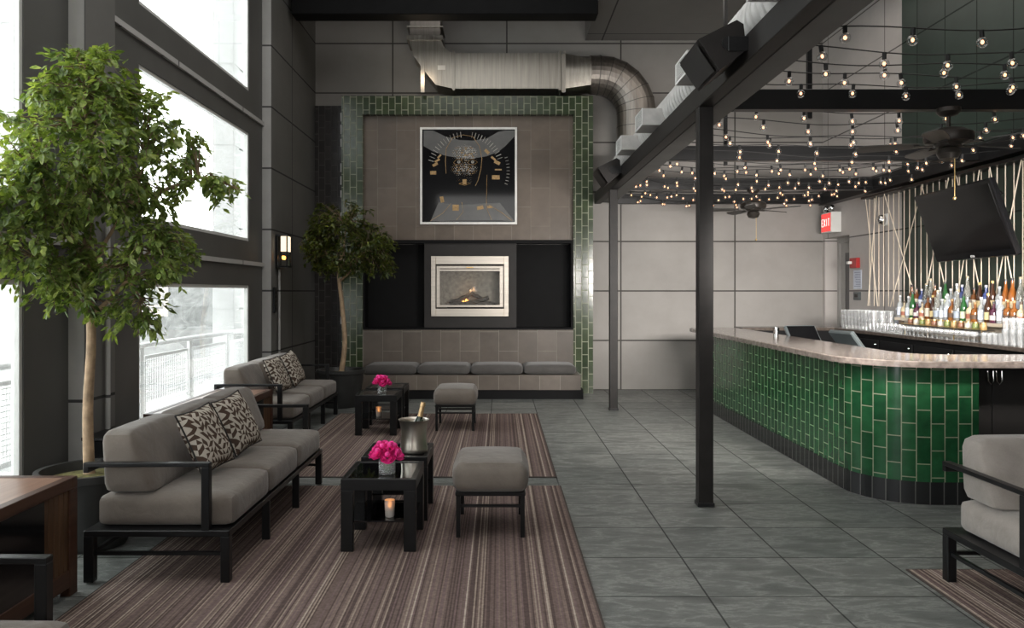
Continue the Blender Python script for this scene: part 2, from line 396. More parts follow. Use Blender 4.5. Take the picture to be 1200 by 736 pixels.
K['fabric_lit'] = fabric('lit_taupe_outdoor_fabric', (.27,.24,.215))  # same taupe as the other sofas, with the light painted into the colour
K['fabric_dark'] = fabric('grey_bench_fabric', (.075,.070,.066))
K['pillow'] = pillowmat('brown_cream_geometric')
K['wood_top'] = wood('walnut_top', (.17,.092,.060), (.30,.180,.125), .28, 1)
K['wood'] = wood('dark_walnut', (.040,.017,.010), (.078,.035,.020), .4, 1)
K['wood_slat'] = wood('walnut_slats', (.055,.027,.013), (.11,.058,.028), .4, 2)
K['rug'] = rugmat('striped_rug_weave')
K['rug_edge'] = plain('rug_binding', (.055,.042,.036), .95, var=.1)
K['blackglass'] = plain('black_glass', (.004,.004,.005), .03, spec=.7, var=0)
K['glass'] = glassy('clear_pane', (.96,.98,.97), .05, .01)
K['fireglass'] = glassy('fire_door_pane', (.97,.97,.96), .012, .01, False)
K['tumbler'] = glassy('drinking_glass', (.985,.99,.99), .10, .03, True, (1,1,1), .12)
K['bulbglass'] = glassy('bulb_glass', (.97,.97,.97), .06, .02)
K['frame_white'] = plain('white_frame', (.82,.81,.78), .4, var=.03)
K['art_glass'] = plain('glossy_black_print', (.008,.008,.009), .06, spec=.6, var=0)
K['white'] = plain('white_paint', (.62,.62,.60), .45, var=.05)
K['rail_white'] = plain('white_railing', (.88,.88,.88), .5, var=.03)
K['exterior'] = plain('pale_exterior_panel', (.52,.52,.51), .6, var=.05)
K['terrace'] = plain('terrace_paver', (.65,.65,.64), .8, var=.1)
K['steel'] = metalbrush('brushed_stainless', (.55,.50,.44), .32, 0, .12)
K['galv'] = metalbrush('galvanised_sheet', (.36,.335,.295), .36, 2, .30)
K['galv_round'] = metalbrush('galvanised_round_duct', (.27,.245,.22), .4, 2, .25)
K['galv_dark'] = plain('duct_seam', (.12,.11,.10), .5, metal=.6)
K['duct_white'] = plain('white_spiral_duct', (.42,.41,.395), .4, var=.12, scale=12)
K['silver'] = metalbrush('polished_pewter', (.50,.46,.40), .30, 2, .1)
K['brass'] = plain('brass', (.75,.52,.22), .3, metal=1, var=.05)
K['bark'] = plain('pale_bark', (.36,.25,.155), .8, var=.35, scale=14, bump=.5, bscale=40)
K['twig'] = plain('twig_bark', (.20,.14,.085), .8, var=.3, scale=20)
K['leaf'] = leafmat('ficus_leaf', [(.22, (.032,.060,.016)), (.40, (.085,.135,.032)), (.53, (.19,.26,.065)), (.68, (.42,.48,.17))])
K['leaf_dark'] = leafmat('ficus_leaf_dark', [(.25, (.012,.022,.006)), (.46, (.040,.058,.010)), (.6, (.11,.13,.016)), (.76, (.25,.26,.03))], .3)  # darker leaf tones for the smaller tree
K['pot'] = plain('dark_fibreglass_pot', (.035,.035,.034), .4, var=.2)
K['soil'] = plain('mossy_soil', (.11,.10,.03), .95, var=.6, scale=30, bump=.8, bscale=50)
K['pink'] = plain('magenta_petal', (.86,.03,.27), .55, var=.3, scale=40, **{'Subsurface Weight': .0})
K['stem'] = plain('green_stem', (.05,.12,.03), .6, var=.2)
K['wax'] = emit('candle_glow', (1.0,.42,.12), 2.2)
K['frosted'] = glassy('frosted_votive', (.85,.84,.83), .10, .25, True, (.75,.72,.68), .55)
K['flame'] = emit('flame', (1.0,.36,.06), 6)
K['filament'] = emit('bulb_filament', (1.0,.44,.20), 3.4)
K['socket'] = plain('black_socket', (.012,.012,.012), .5, var=0)
K['counter'] = plain('brown_granite', (.20,.165,.145), .13, spec=.5, var=.35, scale=22)
K['counter_dark'] = plain('dark_stone_worktop', (.075,.06,.05), .2, var=.3, scale=20)
K['cream'] = plain('cream_stone_shelf', (.55,.47,.37), .4, var=.15)
K['rope'] = plain('cream_cord', (.72,.62,.50), .8, var=.08)
K['fan'] = plain('bronze_fan', (.035,.030,.026), .35, metal=.4, var=.1)
K['blade'] = plain('weathered_fan_blade', (.045,.042,.038), .5, var=.2)
K['screen'] = plain('tv_screen_black', (.004,.004,.0045), .12, spec=.4, var=0)
K['bezel'] = plain('tv_bezel_black', (.006,.006,.007), .18, spec=.5, var=0)
K['exitred'] = emit('exit_red_panel', (1.0,.10,.09), .9)
K['exitletter'] = emit('exit_letter', (1.0,.75,.70), 1.2)
K['red'] = plain('fire_alarm_red', (.35,.02,.02), .4, var=.05)
K['paper'] = plain('white_paper', (.55,.58,.66), .8, var=.05)
K['ink'] = plain('grey_print', (.20,.22,.30), .8, var=0)
K['doorpaint'] = plain('grey_door_paint', (.34,.33,.31), .5, var=.05)
K['doorglass'] = plain('dark_door_panel', (.075,.075,.075), .3, var=.1)
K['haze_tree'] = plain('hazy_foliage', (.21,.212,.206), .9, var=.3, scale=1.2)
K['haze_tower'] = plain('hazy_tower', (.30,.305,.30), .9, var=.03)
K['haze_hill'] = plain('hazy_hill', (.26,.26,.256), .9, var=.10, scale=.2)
K['lanternglow'] = emit('lantern_glow', (1.0,.80,.55), 1.3)
K['firebrick'] = plain('firebox_lining', (.22,.205,.18), .8, var=.3, scale=20)
K['log'] = plain('charred_log', (.045,.04,.035), .9, var=.6, scale=25, bump=.6, bscale=40)
K['ash'] = plain('pale_ash', (.38,.36,.34), .9, var=.3, scale=30)
K['gold'] = plain('gold_ink', (.36,.22,.08), .4, var=.35, scale=40)
K['greyink'] = plain('grey_ink', (.42,.40,.36), .5, var=.2, scale=20)
K['slateink'] = plain('slate_grey_ink', (.12,.12,.118), .2, var=.1)
K['pos'] = plain('terminal_grey', (.06,.07,.072), .3, var=.05)
K['chrome'] = plain('chrome', (.75,.75,.75), .08, metal=1, var=0)

# ------------------------------------------------------------------ setting
WX = -3.13          # window wall inner face
PX = -3.01          # pilaster / corner wall face
BY = 12.83          # back wall
RX = 5.26           # right wall
struct('floor', MB().box(-3.45, 5.7, -3.4, 13.2, -.12, 0), K['floor'])
# left facade with openings
ws = [(-2.48, .52), (2.17, 5.17), (6.82, 9.82)]
rows = [(.12, 1.68), (2.23, 3.58), (4.10, 5.50)]
mb = MB()
ys = [-3.4] + [v for w in ws for v in w] + [13.2]
for i in range(0, len(ys), 2): mb.box(-3.20, WX, ys[i], ys[i+1], 0, 7.3)
zs = [0] + [v for r in rows for v in r] + [7.3]
for (a, b) in ws:
    for i in range(0, len(zs), 2): mb.box(-3.20, WX, a, b, zs[i], zs[i+1])
struct('wall_left', mb, K['facade'], smooth=False)
mb = MB()
for (a, b) in ((1.05, 1.49), (5.71, 6.15)): mb.box(WX-.01, PX, a, b, 0, 7.3)
struct('trim_1', mb, K['facade_panel'], smooth=False)
struct('trim_2', MB().box(WX-.01, PX, 10.362, BY+.05, 0, 7.3), K['facade_panel'], smooth=False)
mb = MB()
for y in (5.71, 10.36, 1.05): mb.box(WX-.01, PX-.005, y-.006, y+.004, 0, 7.3)
struct('trim_3', mb, K['pilaster'], smooth=False)  # camera-facing pilaster sides, painted paler as if lit
mb = MB()
for z in (1.93, 3.78):
    for (a, b) in ((-3.2, 1.05), (1.49, 5.70), (6.15, 10.35)): mb.box(WX-.01, WX+.028, a, b, z, z+.05)
struct('trim_4', mb, K['pilaster'], smooth=False)  # pale strips painting the bounce light under the wall steps
k = 0
for (a, b) in ws[1:]:
    for (z0, z1) in rows:
        k += 1
        w = thing('window_%d' % k, None, None, (-3.17, a, z0)); w['kind'] = 'structure'
        f = MB(); t = .035; H = z1-z0; W = b-a
        f.box(-.02, .03, 0, t, 0, H); f.box(-.02, .03, W-t, W, 0, H); f.box(-.02, .03, t, W-t, 0, t); f.box(-.02, .03, t, W-t, H-t, H)
        f.build('window_frame', K['white'], w)
        MB().box(-.004, .004, t, W-t, t, H-t).build('pane', K['glass'], w)
struct('wall_back', MB().box(-3.45, 5.7, BY, BY+.3, 0, 7.3), K['backwall'], smooth=False)
struct('wall_front', MB().box(-3.45, 5.7, -3.6, -3.3, 0, 7.3), K['facade'], smooth=False)
# right wall with a doorway, green from Y=10.3 towards the camera
mb = MB()
mb.box(RX, RX+.4, 10.3, 11.85, 0, 7.3); mb.box(RX, RX+.4, 11.85, 12.74, 2.46, 7.3); mb.box(RX, RX+.4, 12.74, BY+.3, 0, 7.3)
struct('wall_right', mb, K['rightwall'], smooth=False)
struct('wall_right_green', MB().box(RX, RX+.4, -3.4, 10.3, 0, 7.3), K['greenwall'], smooth=False)
struct('ceiling', MB().box(-3.45, 1.39, -3.6, 13.2, 7.2, 7.4), K['ceiling'], smooth=False)
struct('ceiling_soffit', MB().box(1.39, 5.7, -3.6, 13.2, 5.70, 7.2), K['ceiling'], smooth=False)
# door in the recess
d = thing('door_1', None, None, (RX, 11.85, 0)); d['kind'] = 'structure'
f = MB(); f.box(.20, .30, 0, .07, 0, 2.46); f.box(.20, .30, .82, .89, 0, 2.46); f.box(.20, .30, .07, .82, 2.38, 2.46); f.build('door_frame', K['doorpaint'], d)
f = MB(); f.box(.235, .275, .07, .20, .0, 2.38); f.box(.235, .275, .69, .82, 0, 2.38); f.box(.235, .275, .2, .69, 2.22, 2.38); f.box(.235, .275, .2, .69, 0, .25); f.build('door_leaf', K['doorpaint'], d)
MB().box(.245, .265, .2, .69, .25, 2.22).build('door_panel', K['doorglass'], d)
f = MB(); f.box(.18, .24, .74, .77, 1.0, 1.06); f.tube([(.19,.755,1.03),(.19,.62,1.03)], .01); f.build('door_handle', K['chrome'], d)
# high dark beam
o = MB().box(-2.95, 1.385, 11.1, 11.4, 5.52, 6.0, .01).build('roof_girder', K['black']); tag(o, 'wide black girder crossing high above the fireplace at the ceiling', 'girder')

# ------------------------------------------------------------------ outdoors
struct('ground_terrace', MB().box(-5.2, -3.22, -4, 22, -.3, -.02), K['terrace'])
def railing():
    t = thing('terrace_railing', 'white terrace railing with wire mesh panels outside the windows', 'railing', (-4.33, 0, -.02))
    MB().tube([(0,-2,.97),(0,19,.97)], .035, 10).build('handrail', K['rail_white'], t)
    ps = [9.48 + 1.5*i for i in range(-7, 7)]
    post = None
    for y in ps:
        if post is None: post = MB().box(-.02,.02,-.05,.05,0,.96,.004).build('post', K['rail_white'], t); post.location = (0,y,0)
        else:
            c = post.copy(); C.objects.link(c); c.parent = t; c.location = (0,y,0)
    pan = None
    for y in ps[:-1]:
        if pan is None:
            b = MB(); b.box(-.012,.012,.08,1.42,.80,.84); b.box(-.012,.012,.08,1.42,.08,.12); b.box(-.012,.012,.08,.11,.12,.80); b.box(-.012,.012,1.39,1.42,.12,.80)
            for i in range(26): b.box(-.004,.004,.11+i*.05,.116+i*.05,.12,.8)
            for i in range(14): b.box(-.004,.004,.11,1.39,.12+i*.05,.126+i*.05)
            pan = b.build('mesh_panel', K['rail_white'], t, smooth=False); pan.location = (0,y,0)
        else:
            c = pan.copy(); C.objects.link(c); c.parent = t; c.location = (0,y,0)
railing()
for i, (y, lb) in enumerate(((13.0, 'pale panelled exterior column past the far window edge'), (7.1, 'pale panelled exterior column past the near left window edge'))):
    mb = MB()
    for z in range(7): mb.box(-4.75, -4.4, y, y+.75, -.02+z*1.35, 1.33+z*1.35-.03, .004)
    mb.box(-4.74, -4.41, y+.01, y+.3, 0, 9)
    tag(mb.build('exterior_column', K['exterior']), lb, 'column')
# hazy background
mb = MB()
nx, ny = 40, 6; vs = []; fs = []
for i in range(nx+1):
    for j in range(ny+1):
        yy = -20 + i*8.0; xx = -45 - j*30
        h = -9 + j*2.4*(1+.4*math.sin(i*.7+j)) + 1.5*math.sin(i*1.9+j*2.2)
        vs.append((xx, yy, h))
for i in range(nx):
    for j in range(ny): fs.append((i*(ny+1)+j, (i+1)*(ny+1)+j, (i+1)*(ny+1)+j+1, i*(ny+1)+j+1))
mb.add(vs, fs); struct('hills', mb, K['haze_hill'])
def blob(c, r, sq=.8, n=14, m=8, amp=.22):
    b = MB(); ph = [U(0,6) for _ in range(6)]
    b.ball((0,0,0), 1, n, m, 1)
    def w(p):
        a = 1 + amp*(math.sin(p.x*4+ph[0])*math.sin(p.y*4+ph[1]) + .6*math.sin(p.z*6+ph[2]) + .5*math.sin(p.x*9+ph[3])*math.sin(p.z*8+ph[4]))
        return Vector((c[0]+p.x*a*r, c[1]+p.y*a*r, c[2]+p.z*a*r*sq))
    return b.warp(w)
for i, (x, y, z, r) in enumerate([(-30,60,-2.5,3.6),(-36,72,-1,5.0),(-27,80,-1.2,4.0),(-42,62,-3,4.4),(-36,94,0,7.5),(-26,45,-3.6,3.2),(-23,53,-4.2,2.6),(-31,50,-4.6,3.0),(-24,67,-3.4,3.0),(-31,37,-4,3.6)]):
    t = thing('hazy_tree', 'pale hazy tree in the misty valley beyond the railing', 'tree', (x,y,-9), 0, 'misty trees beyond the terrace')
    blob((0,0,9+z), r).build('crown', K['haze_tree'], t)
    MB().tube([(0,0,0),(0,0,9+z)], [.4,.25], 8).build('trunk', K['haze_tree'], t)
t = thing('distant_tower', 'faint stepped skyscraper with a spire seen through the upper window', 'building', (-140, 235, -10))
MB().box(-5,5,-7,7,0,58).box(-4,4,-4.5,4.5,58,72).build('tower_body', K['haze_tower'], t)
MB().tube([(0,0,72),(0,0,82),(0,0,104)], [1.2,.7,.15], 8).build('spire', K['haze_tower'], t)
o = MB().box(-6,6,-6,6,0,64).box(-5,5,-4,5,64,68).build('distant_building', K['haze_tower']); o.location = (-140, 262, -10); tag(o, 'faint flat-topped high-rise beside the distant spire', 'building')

# ------------------------------------------------------------------ fireplace wall
FY = 12.40; PY = 12.52
t = thing('fireplace_surround', 'tall chimney breast framed in green glazed tile around brown stone panels', 'fireplace', (0,0,0))
mb = MB()
mb.box(-2.50,-2.165,FY,BY,0,4.69); mb.box(1.157,1.466,FY,BY,0,4.69); mb.box(-2.165,1.157,FY,BY,4.397,4.69)
mb.build('tiled_frame', K['green_frame'], t, smooth=False)
MB().box(-2.165,1.157,PY,BY,2.40,4.397).build('upper_panel', K['brown_tile'], t, smooth=False)
MB().box(-2.165,1.157,FY+.002,BY,.0,1.0).build('lower_panel', K['brown_tile_low'], t, smooth=False)
mb = MB(); mb.box(-2.165,1.157,FY+.02,BY,1.0,1.035); mb.box(-2.165,1.157,FY+.03,PY+.1,2.365,2.42); mb.build('ledge', K['black'], t)
mb = MB(); mb.box(-2.165,1.157,12.72,BY,1.035,2.365); mb.box(-2.165,-2.13,FY+.03,12.72,1.035,2.365); mb.box(1.122,1.157,FY+.03,12.72,1.035,2.365); mb.build('recess_lining', K['black'], t)
mb = MB(); a0, a1, b0, b1 = -1.02, .065, 1.27, 2.10
mb.box(-1.20,a0,FY+.06,12.72,1.035,2.365); mb.box(a1,.26,FY+.06,12.72,1.035,2.365); mb.box(a0,a1,FY+.06,12.72,1.035,b0); mb.box(a0,a1,FY+.06,12.72,b1,2.365)
mb.build('chimney_panel', K['charcoal'], t, smooth=False)
mb = MB(); z = 4.68
while z > 1.2:
    if R() < .72: mb.box(-2.515,-2.503,FY+.004,FY+.02,z-.19,z-U(.0,.08))
    z -= .2
mb.build('edge_glint', K['white'], t)  # white flecks painting the shine along the left tile edge
# dark tile cladding on the wall left of it
struct('trim_5', MB().box(PX+.005,-2.51,BY-.06,BY-.002,0,4.62), K['dark_tile'], smooth=False)
# insert
t = thing('gas_fireplace', 'stainless steel framed gas fireplace insert with burning logs', 'fireplace insert', (-.4775, FY+.05, 1.21))
mb = MB(); W = .614; H = .955
mb.box(-W,-W+.075,-.02,.006,0,H,.004); mb.box(W-.075,W,-.02,.006,0,H,.004); mb.box(-W+.075,W-.075,-.02,.006,0,.125,.004); mb.box(-W+.075,W-.075,-.02,.006,H-.13,H,.004)
mb.build('frame', K['steel'], t)
mb = MB()
x0, x1, z0, z1 = -W+.09, W-.09, .15, H-.16
mb.box(x0,x1,-.035,-.012,z0,z0+.03); mb.box(x0,x1,-.035,-.012,z1-.035,z1); mb.box(x0,x0+.05,-.035,-.012,z0+.03,z1-.035); mb.box(x1-.05,x1,-.035,-.012,z0+.03,z1-.035)
mb.box(x0+.02,x1-.02,-.03,-.015,z1-.075,z1-.05)
dr = mb.build('glass_door', K['steel'], t)
MB().box(x0+.05,x1-.05,-.022,-.018,z0+.03,z1-.075).build('pane', K['fireglass'], dr)
MB().box(-.055,.055,-.06,-.04,z1-.03,z1-.012,.004).build('door_handle', K['brass'], dr)
mb = MB(); mb.box(-.53,.53,.245,.262,.07,.88); mb.box(-.53,-.50,.012,.245,.07,.88); mb.box(.50,.53,.012,.245,.07,.88); mb.box(-.5,.5,.012,.245,.07,.14); mb.box(-.5,.5,.012,.245,.84,.88)
mb.build('firebox', K['firebrick'], t)
mb = MB(); mb.box(-W+.075,W-.075,-.024,-.012,.125,.14); mb.box(-W+.075,W-.075,-.024,-.012,H-.145,H-.13); mb.build('vent_slot', K['black'], t)
MB().box(-.36,.36,.03,.2,.14,.17,.005).build('burner_tray', K['black'], t)
for (p, q, r) in (((-.33,.12,.20),(.02,.15,.36),.032),((-.08,.08,.20),(.30,.14,.30),.036),((-.30,.06,.20),(.34,.07,.19),.034),((.0,.16,.38),(.26,.16,.22),.028),((.12,.05,.2),(.40,.12,.2),.03)):
    P = [Vector(p).lerp(Vector(q), s/5) + Vector((U(-.008,.008),U(-.008,.008),U(-.012,.012))) for s in range(6)]
    MB().tube(P, [r*U(.85,1.15) for _ in P], 9).build('log', K['log'], t)
mb = MB()
for i in range(26): mb.ball((U(-.3,.4),U(.02,.1),.175), U(.01,.022), 6, 4)
for i in range(8): mb.ball((U(-.0,.1),U(.12,.16),.40+U(0,.06)), U(.015,.03), 6, 4)
mb.build('ash', K['ash'], t)
for (x, h) in ((-.06,.08),(-.03,.06),(-.11,.05),(.0,.05)):
    MB().lathe([(.001,0),(.026,.18*h/.1*.2),(.02,h*.5),(.001,h)], 8, (x,.10,.20)).build('flame', K['flame'], t)
# artwork
t = thing('framed_artwork', 'square glossy black framed portrait print hanging above the fireplace', 'picture', (-.50, PY, 2.67))
mb = MB(); W = .77; S = 1.54; fw = .035
mb.box(-W,-W+fw,-.05,-.003,0,S,.003); mb.box(W-fw,W,-.05,-.003,0,S,.003); mb.box(-W+fw,W-fw,-.05,-.003,0,fw,.003); mb.box(-W+fw,W-fw,-.05,-.003,S-fw,S,.003)
mb.build('frame', K['frame_white'], t)
pr = MB().box(-W+fw,W-fw,-.025,-.003,fw,S-fw).build('print', K['art_glass'], t)
yq = -.0265
def flat(poly, m, nm, y=yq):
    b = MB(); b.add([(x,y,z) for (x,z) in poly], [tuple(range(len(poly)))]); return b
def A(u, v): return (-W + S*(u-14)/712.0, S - S*(v-14)/708.0)   # print pixel -> metres on the print
# grey bands sweeping across
mb = MB()
def band(top, bot, y):
    n = len(top); vs = [(*A(*p),) for p in top] + [(*A(*p),) for p in bot]
    mb.add([(x,y,z) for (x,z) in vs], [(i, n+i, n+i+1, i+1) for i in range(n-1)])
band([(40,36),(110,36),(200,80),(300,105),(400,110),(500,95),(590,45),(640,36),(706,36)], [(40,150),(110,190),(200,220),(300,236),(400,240),(500,225),(590,190),(640,150),(706,80)], yq)
band([(150,560),(300,580),(450,570),(600,565),(700,690)], [(90,700),(300,690),(450,690),(600,690),(705,700)], yq)
mb.build('grey_band', K['slateink'], pr, smooth=False)
# dots building a face
mb = MB(); mg = MB()
def disc(b, u, v, r, y=yq-.001):
    x, z = A(u, v); b.add([(x+r*math.cos(k*PI/3), y, z+r*math.sin(k*PI/3)) for k in range(6)], [tuple(range(6))])
v = 140
while v < 420:
    u = 225 + (6 if int(v/11)%2 else 0)
    while u < 455:
        du = (u-340)/115.0; dv = (v-265)/175.0
        if du*du + dv*dv < 1:
            s = 0
            fo = ((u-340)/98)**2 + ((v-205)/66)**2; ck = ((u-340)/104)**2 + ((v-318)/58)**2
            if fo < 1: s = (1-fo)**.35*(.95 if u > 340 else .8)
            elif ck < 1: s = (1-ck)**.5*(.5 if abs(du) < .25 and v > 335 else .85)
            elif 235 <= v < 292 and abs(du) < .8: s = .22
            elif v >= 376 and abs(du) < .5: s = .25
            for ex in (295, 400):
                if ((u-ex)/36)**2 + ((v-265)/20)**2 < 1: s = .0
            if s*U(.6,1.1) > .2: disc(mg if (R() < .35 and v > 160) else mb, u+U(-2,2), v+U(-2,2), .0130*min(1, s*U(.6,1.15)))
        u += 12
    v += 11
mb.build('dot_print', K['greyink'], pr, smooth=False); mg.build('gold_dot_print', K['gold'], pr, smooth=False)
mb = MB()
def stroke(b, pts, r): b.tube([(A(*p)[0], yq-.0015, A(*p)[1]) for p in pts], r, 5)
stroke(mb, [(205,350),(200,260),(205,170),(250,90),(330,68),(400,80),(450,150),(468,240),(460,320),(440,400),(420,440)], .0045)
for ex in (295, 400):
    stroke(mb, [(ex-36,272),(ex-18,250),(ex+5,246),(ex+36,268),(ex+10,284),(ex-18,284),(ex-36,272)], .0028)
stroke(mb, [(300,425),(340,412),(385,425),(340,436),(300,425)], .004)
stroke(mb, [(240,570),(180,640),(90,695)], .004); stroke(mb, [(520,580),(620,640),(690,695)], .004); stroke(mb, [(320,560),(330,630),(280,690)], .003); stroke(mb, [(505,360),(500,600),(540,690)], .003)
mb.build('outline', K['gold'], pr)
mb = MB()
for ex in (298, 400): 
    for q in range(8): disc(mb, ex+9*math.cos(q*PI/4)*.8, 266+9*math.sin(q*PI/4)*.8, .010)
for i in range(26):
    a = math.radians(20 + i*5.0 if i < 13 else 98 + (i-13)*5.5)
    u0, v0 = 350 + 245*math.cos(a), 330 - 245*math.sin(a); u1, v1 = 350 + 285*math.cos(a), 330 - 285*math.sin(a)
    stroke(mb, [(u0,v0),(u1,v1)], .006 if i % 2 else .0035)
for i in range(9):
    a = math.radians(-18 + i*4.5); stroke(mb, [(350+300*math.cos(a),330-300*math.sin(a)),(350+322*math.cos(a),330-322*math.sin(a))], .004)
mb.build('tick_marks', K['greyink'], pr)
mb = MB()
for (u, v, w_, h_, a) in ((110,345,44,26,0),(125,285,40,20,.5),(140,255,40,14,.5),(155,225,34,14,.8),(505,190,40,22,-.8),(552,240,40,16,-.7),(580,270,44,24,-.5),(588,322,50,10,0),(570,378,56,30,0),(275,600,46,44,0),(455,600,46,26,.2),(525,595,36,18,0),(340,410,30,36,0),(175,540,26,44,.2)):
    b = MB(); x, z = A(u, v); w2 = w_*S/1420; h2 = h_*S/1420
    c, s = math.cos(a), math.sin(a)
    mb.add([(x+p*c-q*s, yq-.001, z+p*s+q*c) for (p, q) in ((-w2,-h2),(w2,-h2),(w2,h2),(-w2,h2))], [(0,1,2,3)])
mb.build('gold_blocks', K['gold'], pr, smooth=False)
# bench in front
t = thing('tiled_bench', 'long low stone tiled bench built in front of the fireplace wall', 'bench', (0,0,0))
MB().box(-2.2,1.20,11.70,FY-.002,.14,.36).build('bench_body', K['brown_tile_low'], t, smooth=False)
MB().box(-2.2,1.24,11.72,FY-.002,0,.14).build('plinth', K['black'], t)
bc = None
for i, (x, lb) in enumerate(((-1.64,'leftmost grey seat cushion on the fireplace bench behind the pink flowers'),(-.845,'second grey bench cushion from the left under the fireplace'),(-.05,'third grey bench cushion from the left under the fireplace'),(.745,'rightmost grey seat cushion on the fireplace bench'))):
    if bc is None:
        bc = thing('bench_cushion', lb, 'cushion', (x,12.04,.372), 0, 'bench cushions')
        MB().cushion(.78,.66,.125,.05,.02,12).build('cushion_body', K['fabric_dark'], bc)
    else: dup(bc, (x,12.04,.372), 0, lb)

# ------------------------------------------------------------------ ducts
t = thing('ventilation_duct', 'galvanised air duct running above the fireplace and bending down at the right', 'duct', (0,0,0))
DY = 12.48; DZ0, DZ1 = 4.76, 5.31
mb = MB(); mb.box(-.70,.94,DY-.25,DY+.25,DZ0,DZ1)
x = -.62
while x < .9: mb.box(x,x+.018,DY-.256,DY+.256,DZ0-.006,DZ1+.006); x += .30
mb.build('straight_run', K['galv'], t)
for x in (-.72, .93, 1.0): MB().box(x-.018,x+.018,DY-.275,DY+.275,DZ0-.03,DZ1+.03).build('flange', K['galv'], t)
# left offset elbow: bends from the run up to the vertical riser
mb = MB(); pts = []
for i in range(7):
    a = i/6*PI/2; pts.append((-.735 - .49*math.sin(a), a))
inner = [(-.735, DZ1), (-.80, DZ1+.03), (-.87,DZ1+.10), (-.92,DZ1+.22)]
outer = [(-1.42,DZ1+.22),(-1.34,DZ1-.05),(-1.18,DZ0+.28),(-1.0,DZ0+.06),(-.735,DZ0)]
mb.prism(inner+outer, DY-.25, DY+.25, 'y'); mb.build('elbow', K['galv'], t, sharp=20)
mb = MB(); mb.box(-1.40,-.93,DY-.25,DY+.25,DZ1+.25,7.25); mb.build('riser', K['galv_round'], t)
MB().box(-1.45,-.89,DY-.275,DY+.275,DZ1+.20,DZ1+.27).build('flange', K['galv'], t)
MB().box(-1.45,-.89,DY-.265,DY+.265,DZ1+.40,DZ1+.42).build('flange', K['galv'], t)
for x in (-1.20, .985): MB().box(x-.03,x+.03,DY-.30,DY-.27,4.69,5.28).build('support_strap', K['galv'], t)
MB().box(-.97,-.85,DY-.2535,DY-.251,5.05,5.12).build('sticker', K['white'], t)
# square to round
mb = MB(); n = 24; vs = []
for k in range(n):
    a = 2*PI*k/n; c, s = math.cos(a), math.sin(a); q = max(abs(c), abs(s)); vs.append((1.0, DY+.25*c/q, 5.035+.275*s/q))
for k in range(n):
    a = 2*PI*k/n; vs.append((1.42, DY+.285*math.cos(a), 5.035+.285*math.sin(a)))
mb.add(vs, [(k, n+k, n+(k+1)%n, (k+1)%n) for k in range(n)]); mb.build('transition', K['galv'], t, sharp=12)
# gored round elbow, turning down then forward
P = [(1.42,DY,5.035),(1.56,DY,5.035)]
for i in range(1, 6):
    a = i/6*PI/2; P.append((1.56+.60*math.sin(a), DY, 5.035-.60*(1-math.cos(a))))
P += [(2.16,DY,4.435),(2.16,DY,4.2),(2.16,DY,3.97)]
for i in range(1, 5):
    a = i/4*PI/2; P.append((2.16-.46*(1-math.cos(a))*.7, DY-.50*(1-math.cos(a)), 3.97-.58*math.sin(a)))
P += [(1.70,DY-1.0,3.33)]
mb = MB(); mb.tube(P, [.30]*2+[.31]*(len(P)-8)+[.31,.30,.285,.26,.22,.19], 28)
el = mb.build('round_elbow', K['galv_round'], t, sharp=10)
mb = MB()
for i in range(1, len(P)-2):
    T = (Vector(P[i+1])-Vector(P[i-1])).normalized(); c = Vector(P[i]); mb.tube([c-T*.006, c+T*.006], .3125 if i < 11 else .26, 28)
mb.build('seam_ring', K['galv_dark'], el)
# spiral duct on the beam
t = thing('spiral_duct', 'white spiral air duct with louvred outlet boxes lying along the steel beam', 'duct', (1.70,0,3.33))
prof = []; y = 1.2
while y < 11.3:
    prof += [(.168,y),(.168,y+.07),(.176,y+.078),(.176,y+.092)]; y += .1
mb = MB(); mb.M = Matrix.Rotation(-PI/2, 4, 'X'); mb.lathe(prof, 24); mb.build('duct_body', K['duct_white'], t, sharp=60)
for (y0, y1) in ((2.15,2.53),(3.90,4.28),(5.64,6.02),(7.43,7.81),(8.72,9.10)):
    q = MB(); q.box(-.35,-.12,y0,y1,-.155,.005,.004); vb = q.build('outlet_box', K['duct_white'], t)
    q = MB(); X = -.352
    q.box(X-.008,X,y0,y1,-.155,-.140); q.box(X-.008,X,y0,y1,-.01,.005); q.box(X-.008,X,y0,y0+.02,-.14,-.01); q.box(X-.008,X,y1-.02,y1,-.14,-.01)
    gr = q.build('grille', K['white'], vb)
    q = MB()
    for i in range(9): q.box(X-.005,X-.001,y0+.02,y1-.02,-.137+i*.0142,-.130+i*.0142)
    q.build('louvre', K['white'], gr); 
    MB().box(X-.0005,X+.0005,y0+.02,y1-.02,-.14,-.01).build('grille_back', K['charcoal'], gr)

